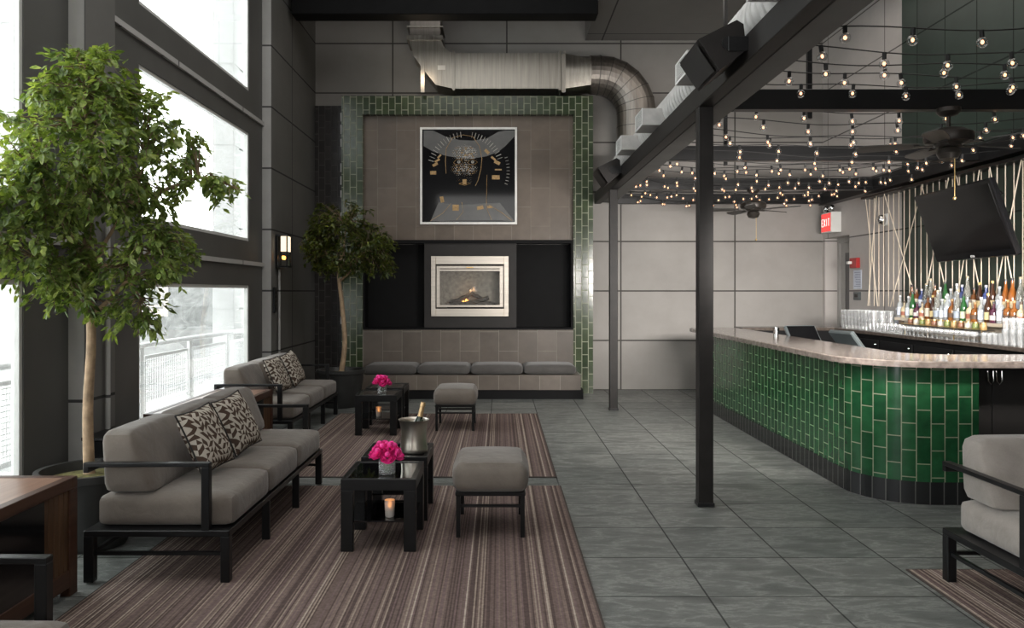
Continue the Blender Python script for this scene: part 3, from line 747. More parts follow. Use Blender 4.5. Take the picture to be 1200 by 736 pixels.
# ------------------------------------------------------------------ pergola over the bar
for (y, lb) in ((5.90,'nearest square black steel post standing on the slate floor'),(10.65,'far square black steel post standing near the fireplace end of the bar')):
    t = thing('steel_post', lb, 'post', (1.533,y,0), 0, 'pergola posts')
    MB().box(-.054,.054,-.05,.05,0,2.98,.004).build('shaft', K['steel_paint'], t)
    MB().box(-.062,.062,-.058,.058,0,.03,.003).build('base_sleeve', K['black_metal'], t)
t = thing('steel_beam', 'long dark steel beam running over both posts and carrying the white duct', 'beam', (0,0,0))
MB().box(1.48,1.585,.5,12.35,2.98,3.15,.006).build('outer_channel', K['steel_paint'], t)
MB().box(1.61,1.80,.5,12.35,3.0,3.15,.004).build('inner_beam', K['steel_grey'], t)
MB().box(1.57,1.62,.5,12.35,3.03,3.12).build('web', K['black'], t)
cb = None
for (y, lb) in ((3.70,'black pergola crossbeam nearest the camera'),(6.08,'black pergola crossbeam level with the near steel post'),(8.42,'black pergola crossbeam midway between the two posts'),(10.82,'black pergola crossbeam level with the far post'),(12.55,'black pergola crossbeam against the back wall')):
    if cb is None:
        cb = MB().box(1.80,RX-.16,-.05,.05,3.0,3.155,.004).build('pergola_crossbeam', K['black_metal']); cb.location = (0,y,0); tag(cb, lb, 'beam', 'pergola crossbeams')
    else: dup(cb, (0,y,0), None, lb)
tag(MB().box(RX-.16,RX-.004,1.0,12.6,2.98,3.17,.004).build('pergola_ledger', K['black_metal']), 'black ledger beam fixed along the bar wall above the television', 'beam')
for (y, lb) in ((7.0,'slim black hanger rod rising from the pergola at the near side'),(9.6,'slim black hanger rod rising from the pergola at the far side')):
    o = MB().box(-.02,.02,-.02,.02,0,2.6).build('hanger_rod', K['black_metal']); o.location = (2.75,y,3.14); tag(o, lb, 'rod', 'pergola hanger rods')
# speakers
def speaker(y, lb, sc_=1.0):
    t = thing('loudspeaker', lb, 'speaker', (1.33, y, 3.075), 0, 'beam loudspeakers')
    prof = [(-.145,.035),(.085,.150),(.125,.125),(.142,-.03),(-.02,-.152)]
    b = MB(); b.prism(prof, 0, .49, 'y'); b.build('cabinet', K['steel_paint'], t, sharp=20)
    # face facing down into the lounge
    b = MB(); b.add([(-.140,.03,.018),(-.140,.46,.018),(-.032,.46,-.142),(-.032,.03,-.142)], [(0,1,2,3)]);
    b.v = [(x-.010, yy, z-.006) for (x,yy,z) in b.v]; b.build('grille', K['charcoal'], t)
    b = MB(); b.tube([(.035,-.012,.01),(.035,.0,.01)], .042, 16); b.build('knob', K['black_metal'], t)
    b = MB(); b.box(.03,.165,-.014,-.004,-.04,.05,.003); b.build('bracket', K['black_metal'], t)
speaker(4.70, 'large black angled loudspeaker bracketed to the beam near the first post')
speaker(9.55, 'distant black loudspeaker bracketed to the beam beyond the outlet boxes')
# ceiling fans
def fan(x, y, lb, rot):
    t = thing('ceiling_fan', lb, 'fan', (x,y,3.0), 0, 'pergola ceiling fans')
    MB().lathe([(.085,0),(.085,-.03),(.06,-.055),(.02,-.065)][::-1], 20).build('canopy', K['fan'], t)
    MB().cyl((0,0,0), .016, -.16, -.05, 10).build('downrod', K['fan'], t)
    MB().lathe([(.03,-.31),(.09,-.295),(.105,-.27),(.165,-.262),(.175,-.235),(.17,-.195),(.12,-.165),(.035,-.145)], 28).build('motor', K['fan'], t)
    MB().lathe([(.01,-.40),(.065,-.385),(.085,-.345),(.075,-.308)], 20).build('switch_housing', K['fan'], t)
    for k in range(5):
        a = rot + k*2*PI/5
        b = MB(); b.M = Matrix.Rotation(a,4,'Z') @ Matrix.Translation((0,0,-.275)) @ Matrix.Rotation(math.radians(11),4,'X')
        b.prism([(.20,-.045),(.30,-.062),(.58,-.07),(.63,-.05),(.645,0),(.63,.05),(.58,.07),(.30,.062),(.20,.045)], -.004, .004)
        bl = b.build('blade', K['blade'], t)
        b = MB(); b.M = Matrix.Rotation(a,4,'Z') @ Matrix.Translation((0,0,-.275)); b.prism([(.10,-.02),(.24,-.035),(.24,.035),(.10,.02)], -.012, -.004); b.build('blade_arm', K['fan'], bl)
    ch = MB().tube([(.03,-.03,-.39),(.03,-.03,-.68)], .003, 6).build('pull_chain', K['brass'], t)
    MB().ball((.03,-.03,-.69), .014, 10, 6).build('pull_knob', K['brass'], ch)
fan(3.42, 6.0, 'near ceiling fan with bronze blades hanging in front of the green wall', .25)
fan(3.46, 10.75, 'far ceiling fan with dark blades hanging before the pale back wall', .55)
# string lights
gm = MB(); gm.ball((0,0,-.062), .030, 14, 8)
sm = MB(); sm.cyl((0,0,0), .013, -.036, .006, 8)
fm = MB(); fm.ball((0,0,-.060), .0095, 6, 4, 1.3)
B0 = S0 = F0 = None
rows_y = []; y = 4.35
while y < 12.35:
    if min(abs(y-c_) for c_ in (3.70,6.08,8.42,10.82,12.55)) > .13: rows_y.append(y)
    y += .33 if y < 8.3 else .25
for i, y in enumerate(rows_y):
    bay = ('on this side of the near steel post' if y < 6.0 else 'just behind the near crossbeam' if y < 8.4 else 'in the middle bay over the bar' if y < 10.8 else 'in the far bay by the back wall')
    zA = U(3.05,3.13); zE = U(3.12,3.30) if y < 6.3 else U(3.02, 3.15)
    dy = U(-.05,.05); sag = U(.05,.10)
    t = thing('string_lights', 'black cord of clear globe bulbs strung ' + bay, 'string lights', (1.72,y,0), 0, 'globe bulb strings ' + bay)
    x1 = 3.37
    def wz(s): return zA + (zE-zA)*s - sag*4*s*(1-s) + .012*math.sin(s*17+i)
    MB().tube([(s/24*x1, dy*s/24, wz(s/24)) for s in range(25)], .0042, 5).build('cord', K['socket'], t)
    n = 9; ph = U(.0,.36)
    for q in range(n):
        xx = ph + q*.378
        if xx > x1-.05: break
        s = xx/x1
        if B0 is None:
            b = B0 = gm.build('bulb', K['bulbglass'], t); b1 = S0 = sm.build('socket', K['socket'], b); b2 = F0 = fm.build('filament', K['filament'], b)
        else:
            b = B0.copy(); C.objects.link(b); b.parent = t
            for w_ in (S0, F0):
                c = w_.copy(); C.objects.link(c); c.parent = b
        b.location = (xx, dy*s, wz(s)-.004); b.rotation_euler = (U(-.15,.15), U(-.15,.15), U(0,6))

# ------------------------------------------------------------------ bar
def offset_path(off, r):
    X = 2.79 - off; Y = 5.90 - off
    P = [(X, 11.05)]
    n = 12
    P.append((X, 5.90+.5))
    for i in range(1, n+1):
        a = PI + i/n*PI/2; P.append((2.79+.5+(.5+off)*math.cos(a), 5.90+.5+(.5+off)*math.sin(a)))
    return P
fp = offset_path(0, .5) + [(3.59, 5.90), (3.59, 6.35)]
def skin(path, z0, z1, off=0):
    vs = []; fs = []; uvs = []; s = 0; prev = None
    acc = []
    for p in path:
        if prev: s += math.dist(p, prev)
        acc.append(s); prev = p
    for (p, a) in zip(path, acc): vs += [(p[0],p[1],z0),(p[0],p[1],z1)]
    for i in range(len(path)-1):
        fs.append((2*i, 2*i+2, 2*i+3, 2*i+1)); uvs.append([(acc[i],z0),(acc[i+1],z0),(acc[i+1],z1),(acc[i],z1)])
    return vs, fs, uvs
t = thing('tiled_bar', 'curved bar faced in glossy green vertical tiles on a black tile base', 'bar', (0,0,0))
mb = MB(); mb.add(*skin(fp, .17, 1.04))
mb.add([(2.79,11.05,.17),(3.3,11.05,.17),(3.3,11.05,1.04),(2.79,11.05,1.04)], [(3,2,1,0)])
mb.build('tiled_face', K['green_bar'], t, sharp=30)
mb = MB(); fp2 = offset_path(.006, .5) + [(3.596, 5.894), (3.596, 6.35)]; mb.add(*skin(fp2, 0, .172)); mb.build('tiled_base', K['black_tile'], t, sharp=30)
mb = MB(); mb.box(3.10,3.16,6.45,11.0,0,1.04); mb.box(3.16,3.58,6.3,6.36,0,1.04); mb.build('inner_panel', K['black'], t)
# dark cabinet doors to the right of the tiled corner
t = thing('bar_cabinet', 'black bar cupboard under the counter right of the green tiled corner', 'cabinet', (3.60,6.12,0))
MB().box(0,1.65,.03,.30,0,1.04,.004).build('carcass', K['black'], t)
for i, x in enumerate((.0, .075, .86)):
    pass
for (x0, x1, hx) in ((.005,.225,.195),(.23,.87,.262),(.875,1.645,.92)):
    dd = MB().box(x0,x1,0,.03,.10,1.02,.003).build('door', K['charcoal'], t)
    if x1-x0 > .05:
        MB().tube([(hx-.022,.001,.99),(hx-.022,-.03,.985),(hx-.02,-.035,.91),(hx,-.036,.885),(hx+.02,-.035,.91),(hx+.022,-.03,.985),(hx+.022,.001,.99)], .007, 8).build('handle', K['chrome'], dd)
# countertop outline
out = [(2.66,11.1)] ; n = 14
outl = [(2.66, 6.4)]
for i in range(1, n+1):
    a = PI + i/n*PI/2; outl.append((3.29+.63*math.cos(a), 6.4+.65*math.sin(a)))
outl += [(RX-.01, 5.75), (RX-.01, 6.42), (3.62, 6.42), (3.46,6.47), (3.38, 6.60), (3.36, 6.75), (3.36, 11.2), (3.20,11.24)]
outl += [(2.82,11.22),(2.72,11.17),(2.67,11.08),(2.66,10.9)]
t = thing('bar_countertop', 'curved polished brown stone counter lying on the green tiled bar', 'countertop', (0,0,0))
def inset(poly, d):
    res = []; n_ = len(poly)
    for i in range(n_):
        a, b, c = Vector(poly[i-1]), Vector(poly[i]), Vector(poly[(i+1)%n_])
        d1 = (b-a).normalized(); d2 = (c-b).normalized(); nn = Vector((-(d1.y+d2.y), d1.x+d2.x))
        nn = nn.normalized() if nn.length > 1e-6 else Vector((-d1.y,d1.x))
        res.append(tuple(b + nn*d))
    return res
ins = inset(outl, .008); n_ = len(outl)
mb = MB(); vs = [(x,y,1.042) for x,y in outl] + [(x,y,1.082) for x,y in outl] + [(x,y,1.09) for x,y in ins]
fs = [tuple(reversed(range(n_))), tuple(2*n_+k for k in range(n_))]
for L_ in (0, 1): fs += [(L_*n_+k, L_*n_+(k+1)%n_, (L_+1)*n_+(k+1)%n_, (L_+1)*n_+k) for k in range(n_)]
mb.add(vs, fs); mb.build('stone_slab', K['counter'], t, sharp=30)
# under-bar station and back bar
t = thing('underbar_station', 'black stainless work station behind the bar counter', 'bar station', (3.38,6.8,0))
MB().box(0,.42,.0,4.0,.1,.86,.004).build('body', K['black'], t); MB().box(0,.43,0,4.0,.86,.88,.003).build('work_surface', K['black_gloss'], t)
mb = MB()
for (x,y) in ((.04,.05),(.38,.05),(.04,3.95),(.38,3.95)): mb.box(x-.02,x+.02,y-.02,y+.02,0,.1)
mb.build('feet', K['black'], t)
t = thing('back_bar', 'long black back bar cabinet along the wall holding glasses and bottles', 'back bar', (0,0,0))
MB().box(4.68,RX-.005,6.46,11.0,0,1.06).box(3.40,4.68,10.95,11.35,0,1.06).build('cabinet', K['black'], t)
MB().box(4.65,RX-.005,6.46,10.95,1.06,1.10,.004).box(3.38,RX-.005,10.95,11.37,1.06,1.10,.004).build('worktop', K['counter_dark'], t)
for y in (6.9,7.7,8.5,9.3,10.1): 
    dd = MB().box(4.668,4.679,y-.38,y+.38,.12,1.0,.002).build('door', K['black_metal'], t); MB().ball((4.658,y-.33,.95), .012, 8, 6).build('knob', K['chrome'], dd)
t = thing('bottle_shelf', 'cream stepped shelf behind the bar holding the liquor bottles', 'shelf', (0,0,0))
MB().box(4.90,RX-.01,6.75,9.78,1.25,1.285,.003).build('lower_tier', K['cream'], t)
MB().box(5.003,RX-.01,6.75,9.78,1.285,1.40,.003).build('upper_tier', K['cream'], t)
MB().box(5.0,RX-.01,6.8,9.74,1.10,1.25).build('riser', K['cream'], t)
t = thing('brass_rail_rack', 'slim brass railed garnish rack over the stemware', 'rack', (0,0,0))
MB().box(4.72,4.86,7.72,9.25,1.212,1.218).build('tray', K['black_metal'], t)
MB().tube([(4.72,7.72,1.232),(4.72,9.25,1.232)], .005, 6).build('rail', K['brass'], t)
for y in (7.75,8.23,8.73,9.22): MB().cyl((4.745,y,0), .005, 1.10, 1.212, 6).build('leg', K['brass'], t)
# glasses
def glass_proto(name, prof, lb, cat, group):
    t = thing(name, lb, cat, (0,0,0), 0, group)
    MB().lathe(prof, 14).build('glass_body', K['tumbler'], t); return t
pint = [(.030,.0),(.044,.15),(.0425,.15),(.0285,.012),(.001,.010)]
pp = None; 
def place(proto, first, loc, lb=None):
    if first[0]: first[0] = False; proto.location = loc; proto.rotation_euler = (0,0,U(0,6)); 
    else: return dup(proto, loc, U(0,6), lb)
    return proto
pl = glass_proto('pint_glass', pint, 'clear pint glass upright on the back bar at the far end', 'glass', 'pint glasses by the door end')
fl = [True]
for ix, x in enumerate((4.73,4.835,4.94)):
    y = 9.95
    while y < 10.86:
        lo = (x, y+U(-.006,.006), 1.10)
        g = place(pl, fl, lo, 'clear pint glass upright on the back bar at the far end')
        g2 = dup(pl, (lo[0],lo[1],1.10+.105), 0, 'clear pint glass nested in another at the far end of the back bar', 'nested pint glasses by the door end')
        y += .098
for ix, x in enumerate((4.715,4.815)):
    y = 6.62
    while y < 7.35:
        dup(pl, (x,y,1.10), U(0,6), 'clear tall glass standing on the back bar at the right edge', 'tall glasses at the near end'); dup(pl, (x,y,1.205), 0, 'clear tall glass nested in another at the right edge of the back bar', 'nested tall glasses at the near end')
        y += .1
wine = [(.034,0),(.034,.003),(.006,.008),(.004,.07),(.012,.078),(.034,.10),(.040,.13),(.033,.165),(.0315,.165),(.038,.13),(.03,.102),(.001,.082)]
wg = glass_proto('wine_glass', wine, 'small stemmed wine glass under the brass rack', 'wine glass', 'wine glasses under the brass rack')
# scaled stems: shorter so that they stand below the rack
wg.scale = (1,1,.62)
fl = [True]
for x in (4.70,4.79,4.88):
    y = 7.80
    while y < 9.22:
        if fl[0]: fl[0] = False; wg.location = (x,y,1.10)
        else: dup(wg, (x,y,1.10), U(0,6))
        y += .094
rocks = [(.032,0),(.038,.10),(.0365,.10),(.030,.012),(.001,.010)]
rk = glass_proto('rocks_glass', rocks, 'short clear tumbler on the back bar below the cream shelf', 'glass', 'short tumblers below the shelf')
fl = [True]
for x in (4.72,4.81,4.90):
    for y0, y1 in ((7.40,7.70),(9.31,9.86)):
        y = y0
        while y < y1:
            if fl[0]: fl[0] = False; rk.location = (x,y,1.10)
            else: dup(rk, (x,y,1.10), U(0,6))
            y += .085
# jars of garnish on the rack
jr = None
for i in range(12):
    y = 7.80 + i*.125; cc = [(.34,.22,.09),(.16,.19,.06),(.50,.46,.38),(.20,.09,.05)][i % 4]
    nm = ['orange','olive green','cream','dark red'][i % 4]
    key = 'jarfill%d' % (i % 4)
    if key not in K: K[key] = plain(key, cc, .4, var=.3, scale=40)
    t = thing('garnish_jar', 'small jar of %s garnish on the brass rack' % nm, 'jar', (4.79,y,1.218), 0, '%s garnish jars' % nm)
    MB().lathe([(.030,0),(.034,.01),(.034,.055),(.028,.065)], 12).build('jar_body', K[key], t); MB().cyl((0,0,0), .03, .0655, .078, 12).build('lid', K['brass'], t)
# bottles
def btl(name, c, lab, cap, prof, clear=False):
    mk = 'btl_'+name
    if clear: K[mk] = glassy(mk, c, .10, .02, True, c, .25)
    else: K[mk] = plain(mk, c, .08, spec=.6, var=.1)
    K[mk+'l'] = plain(mk+'l', lab, .6, var=.15, scale=60); K[mk+'c'] = plain(mk+'c', cap, .4, var=0)
    return (name, mk, prof)
P1 = [(.036,0),(.038,.008),(.038,.175),(.030,.205),(.014,.225),(.0135,.285)]   # spirits
P2 = [(.042,0),(.044,.008),(.044,.12),(.038,.15),(.014,.175),(.0135,.225)]     # squat
P3 = [(.035,0),(.037,.01),(.037,.15),(.034,.19),(.018,.25),(.0135,.31)]        # wine shaped
P4 = [(.044,0),(.046,.008),(.046,.15),(.03,.24),(.016,.29),(.0145,.36)]        # tall
types = [btl('amber',(.13,.045,.012),(.50,.45,.36),(.03,.02,.02),P1), btl('whisky',(.22,.075,.015),(.10,.06,.04),(.35,.22,.08),P2),
         btl('clear',(.80,.83,.84),(.62,.66,.75),(.55,.55,.55),P1,True), btl('green',(.02,.09,.025),(.60,.60,.42),(.02,.02,.02),P3),
         btl('red',(.10,.012,.012),(.55,.45,.35),(.25,.02,.02),P1), btl('blue',(.05,.07,.20),(.65,.68,.75),(.45,.45,.5),P1),
         btl('brown',(.05,.02,.010),(.60,.48,.25),(.50,.35,.10),P3), btl('cream',(.50,.42,.28),(.30,.10,.06),(.08,.05,.03),P2),
         btl('dark',(.010,.010,.011),(.25,.22,.16),(.012,.012,.012),P4), btl('orange',(.26,.085,.018),(.55,.45,.28),(.03,.03,.03),P4),
         btl('purple',(.07,.02,.04),(.55,.50,.48),(.03,.03,.03),P2), btl('frosted',(.60,.60,.55),(.30,.34,.40),(.40,.33,.22),P4,True)]
words = dict(amber='amber spirit bottle with cream label', whisky='squat whisky-coloured bottle with dark label', clear='clear spirit bottle with pale label', green='green glass bottle with pale label',
  red='dark red bottle with tan label', blue='blue glass bottle with pale label', brown='brown bottle with gold label', cream='squat cream-coloured bottle', dark='tall black bottle', orange='tall orange-amber bottle', purple='squat plum-coloured bottle', frosted='tall frosted bottle with grey label')
protos = {}
def dull(c, k=.45):
    g = sum(c)/3; return tuple(x*(1-k)+g*k for x in c)
def bottle(ti, loc, place_):
    name, mk, prof = types[ti]
    lb = words[name] + ' ' + place_; g = words[name] + 's ' + place_
    if name in protos:
        c = dup(protos[name], loc, U(0,6), lb, g); q = rs.uniform(.74,.96); c.scale = (rs.uniform(.92,1.0), 1, q); c.scale[1] = c.scale[0]; return c
    t = thing('liquor_bottle', lb, 'bottle', loc, 0, g)
    MB().lathe(prof, 14).build('bottle_body', K[mk], t)
    r = prof[2][0]+.0008; MB().lathe([(r,.035),(r,prof[2][1]-.03)], 14).build('label', K[mk+'l'], t)
    zt = prof[-1][1]; MB().cyl((0,0,0), .0155, zt, zt+.028, 10).build('cap', K[mk+'c'], t)
    t.scale = (.96,.96,.86); protos[name] = t; return t
rs = random.Random(3)
seq = [0,2,4,1,0,6,2,7,3,0,10,1,5,2,0,4,6,2,9,0,1,7,2]
y = 6.84; k = 0
while y < 9.74:
    bottle(rs.choice([0,1,4,6,7,10,2,2,3,1,7,11,2]), (4.951+rs.uniform(-.003,.003), y, 1.2865), 'on the front step of the cream shelf'); y += rs.uniform(.094,.115)
y = 6.82
while y < 9.74:
    near = y < 8.0
    bottle(rs.choice([8,9,11,9,2,8,11] if near else [0,2,5,3,6,2,0,5,11]), (5.052+rs.uniform(-.003,.003), y, 1.4015), 'on the upper step of the cream shelf'); y += rs.uniform(.096,.115)
for y in (9.85, 10.0, 10.12, 10.26): bottle({9.85:3,10.0:3,10.12:4,10.26:2}[y], (5.17, y, 1.10), 'on the back bar behind the pint glasses')
# POS terminals
def pos(x, y, rz, lb):
    t = thing('payment_terminal', lb, 'terminal', (x,y,.88), rz, 'bar payment terminals')
    MB().prism([(-.13,0),(.13,0),(.10,.05),(-.02,.14),(-.10,.06)], -.12, .12, 'x').build('base', K['pos'], t)
    b = MB(); b.M = Matrix.Translation((0,.0,.20)) @ Matrix.Rotation(math.radians(-38),4,'X'); b.box(-.20,.20,-.03,.02,-.14,.14,.012); d_ = b.build('display', K['pos'], t)
    b = MB(); b.M = Matrix.Translation((0,.0,.20)) @ Matrix.Rotation(math.radians(-38),4,'X'); b.box(-.18,.18,-.033,-.0305,-.12,.12); b.build('screen', K['screen'], d_)
pos(3.56, 9.25, math.radians(12), 'far black touchscreen terminal behind the bar, tilted screen toward us')
pos(3.60, 8.15, math.radians(100), 'near grey terminal behind the bar, turned with its rounded back showing')
for (x, y, lb) in ((3.28,9.35,'small steel cup on the bar counter by the far terminal'),):
    t = MB().lathe([(.03,0),(.036,.085),(.034,.085),(.029,.008),(.001,.008)], 16).build('steel_cup', K['chrome']); t.location = (x,y,1.09); tag(t, lb, 'cup')

# ------------------------------------------------------------------ bar wall fittings
t = thing('television', 'large flat black television tilted down from the bar wall', 'television', (4.75,8.107,2.30))
t.rotation_euler = Euler((.3387,-.0149,-1.5545))
w, h = 1.335/2, .776/2
MB().box(-w,w,0,.06,-h,h,.012).build('housing', K['bezel'], t)
MB().box(-w+.045,w-.045,-.003,.001,-h+.07,h-.045).build('screen', K['screen'], t)
b = MB(); b.tube([(math.cos(a*PI/6)*.011-.018,-.002,math.sin(a*PI/6)*.011-h+.034) for a in range(12)], .002, 4); b.box(.0,.004,-.003,-.001,-h+.025,-h+.043); b.box(.004,.012,-.003,-.001,-h+.025,-h+.029); b.box(.018,.022,-.003,-.001,-h+.025,-h+.043); b.box(.022,.032,-.003,-.001,-h+.025,-h+.029); b.box(.022,.032,-.003,-.001,-h+.039,-h+.043); b.box(.028,.032,-.003,-.001,-h+.029,-h+.035)
b.build('logo', K['white'], t)
b = MB(); b.box(-.12,.12,.06,.10,-.12,.12); b.tube([(0,.09,0),(0,.50,.17)], .03, 8); b.build('wall_bracket', K['black_metal'], t)
# cords strung on the wall
rope = None; y = 10.95; cnt = 0
def cord(p, q, lb, g):
    o = MB().tube([p, q], .006, 6).build('strung_cord', K['rope']); return tag(o, lb, 'cord', g)
ZB, ZT = 1.405, 2.90
y = 11.05
first = None
while y > 6.3:
    if first is None: first = cord((0,0,0),(0,0,ZT-ZB),'taut vertical cream cord on the bar wall','vertical wall cords'); first.location = (5.19,y,ZB)
    else:
        c = first.copy(); C.objects.link(c); c.location = (5.19,y,ZB)
    y -= .135
for (ya, yb) in ((11.05,10.7),(10.7,10.95),(10.45,9.6),(9.55,10.35),(9.55,8.95),(8.95,9.5),(8.85,8.35),(8.4,8.85),(8.2,7.75),(7.75,8.2),(7.6,7.1),(7.1,7.7),(6.7,7.4),(7.4,6.6)):
    xx_ = 5.135 - .016*(cnt % 3); cnt += 1
    cord((xx_,ya,ZT),(xx_,yb,ZB),'cream cord slanting across the upright cords on the bar wall','slanting wall cords')
rail = MB().box(5.09,RX-.004,6.3,11.1,2.902,2.93).build('cord_rail', K['black_metal']); tag(rail, 'thin black rail under the ledger holding the cream cords', 'rail')
# exit sign
t = thing('exit_sign', 'red lit exit sign box with two lamp heads above the door', 'exit sign', (RX-.085,12.31,2.68))
MB().box(-.075,.085,-.19,.19,-.16,.16,.008).build('housing', K['white'], t)
MB().box(-.079,-.075,-.17,.17,-.14,.14).build('red_panel', K['exitred'], t)
for i, ch in enumerate('EXIT'):
    b = MB(); yc = .115 - i*.077; X = -.082; wd, hh, th = .026, .055, .012   # letters read left to right = decreasing Y seen from inside
    def seg(y0, z0, y1, z1):
        b.tube([(X, yc - y0, z0), (X, yc - y1, z1)], .006, 4)
    if ch == 'E': seg(-wd,-hh,-wd,hh); seg(-wd,hh,wd,hh); seg(-wd,0,wd*.7,0); seg(-wd,-hh,wd,-hh)
    if ch == 'X': seg(-wd,-hh,wd,hh); seg(-wd,hh,wd,-hh)
    if ch == 'I': seg(0,-hh,0,hh)
    if ch == 'T': seg(-wd,hh,wd,hh); seg(0,-hh,0,hh)
    b.build('letter', K['exitletter'], t)
for y in (.12,-.08):
    hd = MB().ball((-.02,y,.22), .055, 14, 8).build('lamp_head', K['chrome'], t)
MB().box(-.03,.02,-.12,.15,.155,.175).build('lamp_mount', K['charcoal'], t)
t = thing('fire_alarm', 'red fire alarm box with white strobe beside the door', 'fire alarm', (RX,11.60,2.02)); MB().box(-.06,0,-.11,.11,-.07,.08,.006).build('box', K['red'], t); MB().box(-.12,-.06,.02,.09,-.01,.03,.004).build('strobe', K['white'], t)
t = thing('notice_sheet', 'white printed notice sheet taped beneath the fire alarm', 'notice', (RX,11.58,1.80)); MB().box(-.006,0,-.14,.12,-.16,.12).build('sheet', K['paper'], t)
b = MB()
for i in range(9): b.box(-.0075,-.006,-.11,.09-.05*R(),.08-i*.025,.088-i*.025)
b.build('printed_lines', K['ink'], t)
t = thing('control_box', 'dark grey control box on the wall below the notice', 'control box', (RX,11.55,1.54)); MB().box(-.035,0,-.09,.09,-.06,.06,.004).build('box', K['pos'], t); MB().box(-.037,-.035,-.05,.05,-.02,.03).build('display', K['screen'], t)
t = thing('security_camera', 'small chrome dome security camera on the pale wall', 'camera', (RX,10.72,2.58)); MB().box(-.03,0,-.08,.08,-.08,.08,.01).build('mount', K['white'], t)
b = MB(); b.ball((-.05,0,0), .075, 16, 10); b.build('dome', K['chrome'], t)

# ------------------------------------------------------------------ left wall fittings
t = thing('glass_lantern', 'square glass wall lantern with a lit candle bulb', 'wall lamp', (PX,10.62,1.93))
MB().box(.001,.02,-.08,.08,-.02,.44).build('back_plate', K['black_metal'], t)
b = MB()
for x in (.02,.15):
    for y in (-.095,.08): b.box(x,x+.015,y,y+.015,0,.42)
b.box(.02,.17,-.10,.10,.415,.435); b.box(.02,.17,-.10,.10,0,.018); b.build('cage', K['black_metal'], t)
b = MB(); b.box(.075,.15,-.089,-.085,.21,.415); b.box(.157,.161,-.08,.08,.21,.415); b.build('shade_panel', K['lanternglow'], t)
b = MB(); b.box(.035,.15,-.089,-.085,.02,.21); b.box(.157,.161,-.08,.08,.02,.21); b.build('glass_panel', K['glass'], t)
for y in (-.03,.04): MB().ball((.09,y,.13), .018, 8, 6, 1.5).build('bulb', K['flame'], t)
o = MB().tube([(PX+.03,10.62,0),(PX+.03,10.62,1.90)], .016, 8).build('conduit', K['pilaster']); tag(o, 'slim grey conduit pipe running down under the wall lantern', 'pipe')
o = MB().tube([(PX+.03,5.98,.55),(PX+.03,5.98,2.1)], .018, 8).build('conduit', K['pilaster']); tag(o, 'slim grey conduit pipe on the pilaster behind the large tree', 'pipe')
for (y, z0, z1, lb) in ((10.46,1.32,1.66,'narrow black switch panel on the wall below the lantern'),(5.83,1.50,1.78,'narrow black switch panel on the pilaster behind the large tree')):
    t = thing('switch_panel', lb, 'switch', (PX,y,z0), 0, 'switch panels'); MB().box(0,.03,-.05,.05,0,z1-z0,.004).build('plate', K['black_metal'], t)
    b = MB()
    for i in range(5): b.box(.03,.036,-.035,.035,.03+i*.055,.065+i*.055)
    b.build('switch', K['charcoal'], t)

# ------------------------------------------------------------------ rugs
def rug(x0, x1, y0, y1, lb):
    t = thing('striped_rug', lb, 'rug', ((x0+x1)/2,(y0+y1)/2,0), 0, 'striped rugs'); w = (x1-x0)/2; h = (y1-y0)/2
    MB().box(-w+.012,w-.012,-h+.012,h-.012,0,.009).build('pile', K['rug'], t, smooth=False)
    b = MB(); b.box(-w,w,-h,-h+.012,0,.008); b.box(-w,w,h-.012,h,0,.008); b.box(-w,-w+.012,-h+.012,h-.012,0,.008); b.box(w-.012,w,-h+.012,h-.012,0,.008); b.build('binding', K['rug_edge'], t)
rug(-2.16,.50,2.85,6.47,'large brown striped rug under the near sofa and tables')
rug(-2.10,.49,6.77,10.3,'brown striped rug under the far tables by the fireplace')
rug(2.33,5.1,1.2,4.52,'brown striped rug under the sofa at the right edge')

# ------------------------------------------------------------------ furniture
RZ = .009
def sofa(lb, loc, rz, L_=2.26, fab='fabric'):
    t = thing('outdoor_sofa', lb, 'sofa', loc, rz, 'black framed sofas')
    D = .80; b = MB()
    b.box(0,D,0,L_,.25,.285,.004); b.build('seat_frame', K['black_metal'], t)
    n = 4
    for i in range(n):
        y = .025 + i*(L_-.05)/(n-1)
        MB().box(D-.05,D,y-.012 if 0<i<n-1 else y-.025,y+.012 if 0<i<n-1 else y+.025,0,.25,.003).build('leg', K['black_metal'], t)
    for y in (.025, L_-.025): MB().box(0,.055,y-.025,y+.025,0,.25,.003).build('leg', K['black_metal'], t)
    b = MB()
    for y in (.025, L_-.025): b.box(.05,D-.05,y-.009,y+.009,.145,.165)
    b.box(.02,.04,.05,L_-.05,.145,.165); b.build('stretcher', K['black_metal'], t)
    b = MB(); b.box(.0,.03,.0,L_,.60,.635,.003)
    for i in range(3): b.box(.0,.03,.45+i*(L_-.9)/2-.02,.45+i*(L_-.9)/2+.02,.285,.60)
    b.build('back_rail', K['black_metal'], t)
    for y in (.022, L_-.022):
        a = MB().box(-.0,.69,y-.022,y+.022,.632,.655,.003).box(.645,.69,y-.022,y+.022,.285,.632,.003).build('arm', K['black_metal'], t)
    w = (L_-.12)/3
    for i in range(3):
        b = MB(); b.cushion(.76,w-.006,.172,.04,.014,14,(.42,.06+w*(i+.5),.287)); b.build('seat_cushion', K[fab], t)
    for i in range(3):
        b = MB(); b.cushion(.30,w-.006,.34,.05,.012,12,(0,0,0),.012)
        def wf(p):
            k_ = p.z/.34
            x = p.x*(1-.42*k_) + .205 - .075*k_ + .015
            return Vector((x, p.y + .06+w*(i+.5), p.z*1.0 + .468 - .05*max(0,(-p.x)/.15)*0))
        b.warp(wf); b.build('back_cushion', K[fab], t)
    return t
sofa('long grey cushioned sofa on the near striped rug beside the pink flowers', (-2.28,4.30,RZ), 0)
sofa('grey cushioned sofa farther back under the wall lantern near the small tree', (-2.92,8.03,RZ*0), 0)
